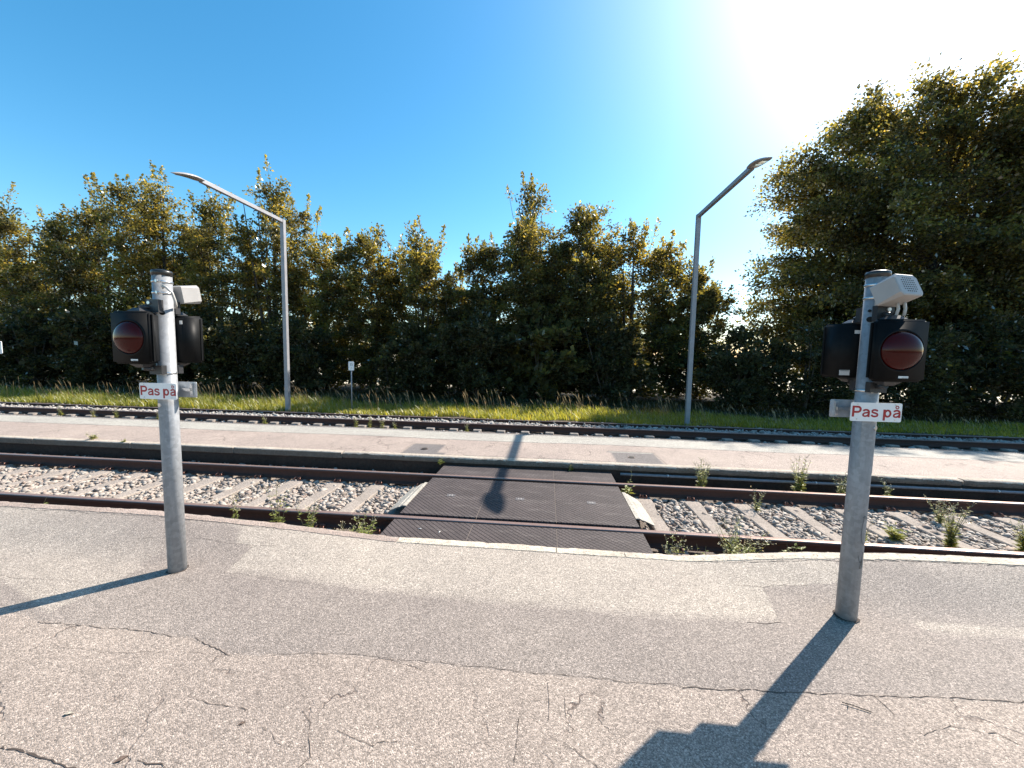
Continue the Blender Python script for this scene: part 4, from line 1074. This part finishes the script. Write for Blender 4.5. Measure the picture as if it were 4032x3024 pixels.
# ------------------------------------------------------------------ grass strip (uncountable)
def grass():
    rs = np.random.default_rng(21); n = 98000
    X = rs.uniform(-30, 20, n); Y = 12.28+rs.random(n)**1.2*2.0
    Y += .12*np.sin(X*1.3)+.08*np.sin(X*3.7)
    deep = rs.random(n) < .36; Y = np.where(deep, rs.uniform(14.0, 18.6, n), Y); X = np.where(deep, X*1.25, X)
    patch = .5+.5*np.sin(X*.9+1)*np.sin(X*.37+Y)
    h = (.07+.17*rs.random(n))*(.7+.6*patch)*(1+.35*np.clip(Y-12.3, 0, 1.8)); h *= np.interp(X, [-30, -12, 4, 8, 20], [1.25, 1.1, .9, .6, .55])
    a = rs.uniform(0, 2*np.pi, n); wd = rs.uniform(.006, .013, n)*np.where(deep, 1.9, 1); h = h*np.where(deep, .75, 1)
    lx = rs.normal(-.22, .3, n)*h; ly = rs.normal(0, .25, n)*h
    z0 = np.full(n, -.57)
    c, s = np.cos(a)*wd, np.sin(a)*wd
    V = np.empty((n, 5, 3))
    V[:, 0] = np.stack([X-c, Y-s, z0], -1); V[:, 1] = np.stack([X+c, Y+s, z0], -1)
    V[:, 2] = np.stack([X+c*.8+lx*.3, Y+s*.8+ly*.3, z0+h*.55], -1); V[:, 3] = np.stack([X-c*.8+lx*.3, Y-s*.8+ly*.3, z0+h*.55], -1)
    V[:, 4] = np.stack([X+lx, Y+ly, z0+h*.98], -1)
    q = np.arange(n)[:, None]*5
    Q = np.concatenate([np.concatenate([q, q+1, q+2, q+3], 1), np.concatenate([q+3, q+2, q+4, q+4], 1)])
    me = bpy.data.meshes.new('grass')
    tri = np.concatenate([np.concatenate([q, q+1, q+2], 1), np.concatenate([q, q+2, q+3], 1), np.concatenate([q+3, q+2, q+4], 1)])
    Vall = V.reshape(-1, 3); mi = np.concatenate([np.where(deep, 2, 0)]*3)
    # tall stalks with seed heads, leaning left
    m = 800; X = rs.uniform(-30, 18, m); Y = rs.uniform(12.6, 14.0, m); h = rs.uniform(.45, .95, m)*np.interp(X, [-30, 4, 8, 18], [1, 1, .6, .5])
    cl = rs.random(m) < (.35+.65*(np.sin(X*1.9)*.5+.5)); X, Y, h = X[cl], Y[cl], h[cl]; m = len(X)
    lean = rs.normal(-.22, .14, m)*h; VV, TT = [], []
    off = len(Vall)
    for i in range(m):
        w0 = .0035; pts = []
        for u in (0, .4, .75, 1.0): pts.append((X[i]+lean[i]*u**2, Y[i], -.57+h[i]*u*(1-.06*u)))
        wds = [w0, w0, .009, .002] if True else 0
        pts = pts[:3]+[(pts[2][0]*.5+pts[3][0]*.5, Y[i], pts[2][2]*.5+pts[3][2]*.5), pts[3]]; wds = [w0, w0, w0, .012, .003]
        b0 = off+len(VV)
        for (px, py, pz), wd_ in zip(pts, wds): VV += [(px-wd_, py, pz), (px+wd_, py+.002, pz)]
        for k in range(4): TT += [(b0+2*k, b0+2*k+1, b0+2*k+3), (b0+2*k, b0+2*k+3, b0+2*k+2)]
    Vall = np.concatenate([Vall, np.array(VV)]); tri = np.concatenate([tri, np.array(TT)]); mi = np.concatenate([mi, np.ones(len(TT), int)])
    return np_mesh('grass', Vall, tri, [M_['grass'], M_['straw'], M_['leafA']], mi)
tag(grass(), 'sunlit yellow-green grass with tall seed stalks between the far track and the hedge', 'grass', kind='stuff')

# ------------------------------------------------------------------ weeds, each a plant of its own
def weed(x, y, z, h, label, n=5, leaf=.05, flowers=True, seed=0, spread=.35, bushy=1.0):
    rs = random.Random(seed); mb = MB(); n = int(n*1.8+.5) if n > 1 else 1; leaf *= 1.2; bushy *= 1.4; h *= 1.08
    for i in range(n):
        a = rs.uniform(0, 6.28); ll = h*rs.uniform(.55, 1.0); sp = spread*ll*rs.uniform(.3, 1)
        pts = [Vector((math.cos(a)*sp*u**1.4+rs.uniform(-.01, .01), math.sin(a)*sp*u**1.4, ll*u)) for u in (0, .3, .6, 1.0)]
        mb.tube(pts, [.0045, .0035, .0028, .0015], 4, 1, False)
        for k in range(int((5+ll*16)*bushy)):
            u = rs.uniform(.05, .95); j = min(2, int(u*3)); p = pts[j].lerp(pts[j+1], u*3-j)
            q = rs.uniform(0, 6.28); d = Vector((math.cos(q), math.sin(q), rs.uniform(-.1, .6))).normalized(); L = leaf*rs.uniform(.5, 1.2)*(1.25-u*.8)
            s = d.cross(Vector((0, 0, 1))).normalized()*L*.22; up = Vector((0, 0, L*.08))
            mb.add([p, p+d*L*.4+s+up, p+d*L, p+d*L*.4-s+up], [(0, 1, 2, 3)], 0)
        if flowers:
            for k in range(rs.randint(3, 7)):
                q = rs.uniform(0, 6.28); e = pts[-1]+Vector((math.cos(q)*.035, math.sin(q)*.035, rs.uniform(-.03, .03)))
                mb.tube([pts[-1]-Vector((0, 0, .03)), e], [.0012, .001], 3, 1, False)
                c = e; r = rs.uniform(.004, .008); mb.add([c+Vector((r, 0, 0)), c+Vector((0, r, 0)), c+Vector((-r, 0, 0)), c+Vector((0, -r, 0)), c+Vector((0, 0, r))], [(0, 1, 4), (1, 2, 4), (2, 3, 4), (3, 0, 4)], 2)
    o = mb.build('weed', [M_['weed'], M_['weedstem'], M_['flower']], loc=(x, y, z)); return tag(o, label, 'weed')
WZ = -.52
weed(-6.05, 3.93, WZ, .30, 'small leafy weed at the platform edge left of the left signal post', 3, .06, False, 1)
weed(-3.42, 3.86, WZ, .48, 'slim upright weed in front of the near rail, right of the left post', 3, .06, True, 2, .15)
weed(-2.87, 3.80, WZ, .62, 'tall flowering weed before the near rail, second right of the left post', 4, .07, True, 3, .2)
weed(-2.50, 3.74, WZ, .58, 'spreading thin-stemmed weed before the near rail, third right of the left post', 5, .07, True, 4, .45)
weed(-2.08, 3.72, WZ, .30, 'thin dry weed just left of the bushy weed by the crossing', 2, .03, True, 5, .2)
weed(-1.84, 3.70, WZ, .42, 'bushy grey-green weed at the near left corner of the crossing mats', 8, .075, True, 6, .5, 1.5)
weed(1.22, 3.62, WZ, .42, 'bright leafy weed at the near right corner of the crossing mats', 7, .055, True, 7, .35, 1.4)
weed(1.52, 3.66, WZ, .32, 'low weed right of the bright weed at the near right corner', 5, .06, False, 71, .45)
weed(1.86, 3.72, WZ, .52, 'dense weed with many brown stems before the near rail, left of the right post', 20, .06, True, 8, .55, 1.2)
weed(2.42, 3.85, WZ, .36, 'small light green weed before the near rail, just left of the right post', 4, .08, False, 9, .45)
weed(3.52, 4.42, -.44, .25, 'small upright weed between the rails just right of the right post', 4, .05, True, 10, .2)
weed(4.46, 4.50, -.44, .50, 'tall yellowish weed between the rails right of the right post', 10, .055, True, 11, .3, 1.3)
weed(5.15, 4.45, -.44, .36, 'yellow leafy weed between the rails at the right picture edge', 10, .07, True, 12, .5, 1.3)
weed(5.0, 5.2, -.44, .30, 'low brownish weed against the second rail at the right picture edge', 9, .04, True, 121, .5)
weed(2.85, 5.30, -.44, .30, 'sparse weed between sleepers beside the second rail, left of the right post', 4, .04, True, 13, .4)
weed(4.0, 4.62, -.44, .20, 'flat grassy tuft on a sleeper between the rails, right of the right post', 6, .08, False, 131, .8)
weed(2.36, 5.93, -.47, .50, 'dark bushy weed at the island kerb, left of the tallest kerb weed', 9, .06, True, 14, .3, 1.4)
weed(3.75, 5.93, -.47, .62, 'tallest weed at the island kerb, just left of the right post', 9, .07, True, 15, .25, 1.3)
weed(4.35, 5.95, -.47, .40, 'brownish weed half hidden behind the right post at the island kerb', 9, .05, True, 16, .5)
weed(5.0, 5.95, -.47, .34, 'small weed at the island kerb right of the right post', 3, .06, True, 17, .3)
weed(-1.72, 6.10, -.26, .12, 'yellow-green seedling at the left end of the far mats by the island kerb', 3, .06, False, 18, .7)
weed(.42, 6.13, -.27, .13, 'small rusty green tuft at the island kerb behind the right far mat', 4, .045, False, 19, .5)
weed(1.18, 5.42, -.36, .16, 'broad-leaved seedling at the far end of the right deflector plate', 3, .09, False, 20, .5)
weed(1.30, 5.85, -.42, .34, 'single thin stem beside the end of the grey pipe', 1, .04, False, 21, .1)
weed(-8.35, 6.28, ISL_Z, .12, 'low green tuft on the island platform behind the kerb stones', 6, .06, True, 22, .9)
weed(-7.62, 6.20, ISL_Z-.01, .07, 'tiny yellow tuft in the joint between two kerb stones', 4, .04, False, 23, .9)
FW = [(-14.4, 10.05, .33), (-13.3, 10.05, .26), (-12.6, 10.08, .30), (-11.2, 10.05, .22), (-7.9, 10.03, .26), (-5.2, 10.0, .32), (-4.8, 10.0, .34), (-4.45, 10.0, .24), (-4.1, 10.02, .2), (-2.1, 10.0, .24)]
FL = ['farthest left pale weed in front of the dark rail beyond the island', 'pale weed beyond the island, second from the left', 'pale forked weed beyond the island just left of the left post', 'small pale weed beyond the island just right of the left post', 'pale weed in front of the dark rail below the left lamp', 'pale weed beyond the island, leftmost of a close group', 'taller pale weed in the close group beyond the island', 'short pale weed in the close group beyond the island, right side', 'tiny pale weed right of the close group beyond the island', 'lone pale weed beyond the island above the crossing']
for i, ((x, y, h), lab) in enumerate(zip(FW, FL)): weed(x, y, -.53, h, lab, 4, .06, True, 40+i, .35)

# ------------------------------------------------------------------ small litter
for x, y, a, lab in [(-1.30, 3.83, .2, 'cigarette butt lying sideways on the near left mat'), (-1.075, 3.78, 1.3, 'cigarette butt pointing to the rail on the near left mat')]:
    mb = MB(); mb.tube([(-.016, 0, .0045), (.016, 0, .0045)], .0042, 8)
    o = mb.build('cigarette_butt', M_['sticker'], loc=(x, y, -.262)); o.rotation_euler[2] = a; tag(o, lab, 'cigarette butt')
mb = MB(); mb.tube([(-.05, .02, .004), (-.02, .01, .007), (.03, -.01, .005), (.05, -.018, .004)], .0022, 5); mb.tube([(-.03, .012, .005), (-.045, -.01, .005)], .0015, 4)
tag(mb.build('twig', M_['bark'], loc=(1.47, 1.80, .003)), 'thin brown twig lying on the asphalt below the right post', 'twig')
for x, y, a, s, lab in [(-2.05, 1.38, .3, .02, 'pale dead leaf on the old asphalt at lower left'), (-1.62, 1.235, .8, .024, 'brown curled leaf on the asphalt near the lower left crack'), (-1.27, 1.42, .7, .016, 'small dark leaf on the asphalt, right of the curled one')]:
    mb = MB(); mb.add([(-s, 0, .003), (0, s*.45, .008), (s, 0, .004), (0, -s*.45, .008)], [(0, 1, 2, 3)])
    mb.add([(-s, 0, .001), (0, s*.45, .006), (s, 0, .002), (0, -s*.45, .006)], [(3, 2, 1, 0)])
    o = mb.build('dead_leaf', simple('dead_leaf', (.42, .36, .28) if 'pale' in lab else (.12, .08, .06), .8), loc=(x, y, 0)); o.rotation_euler[2] = a; tag(o, lab, 'leaf')
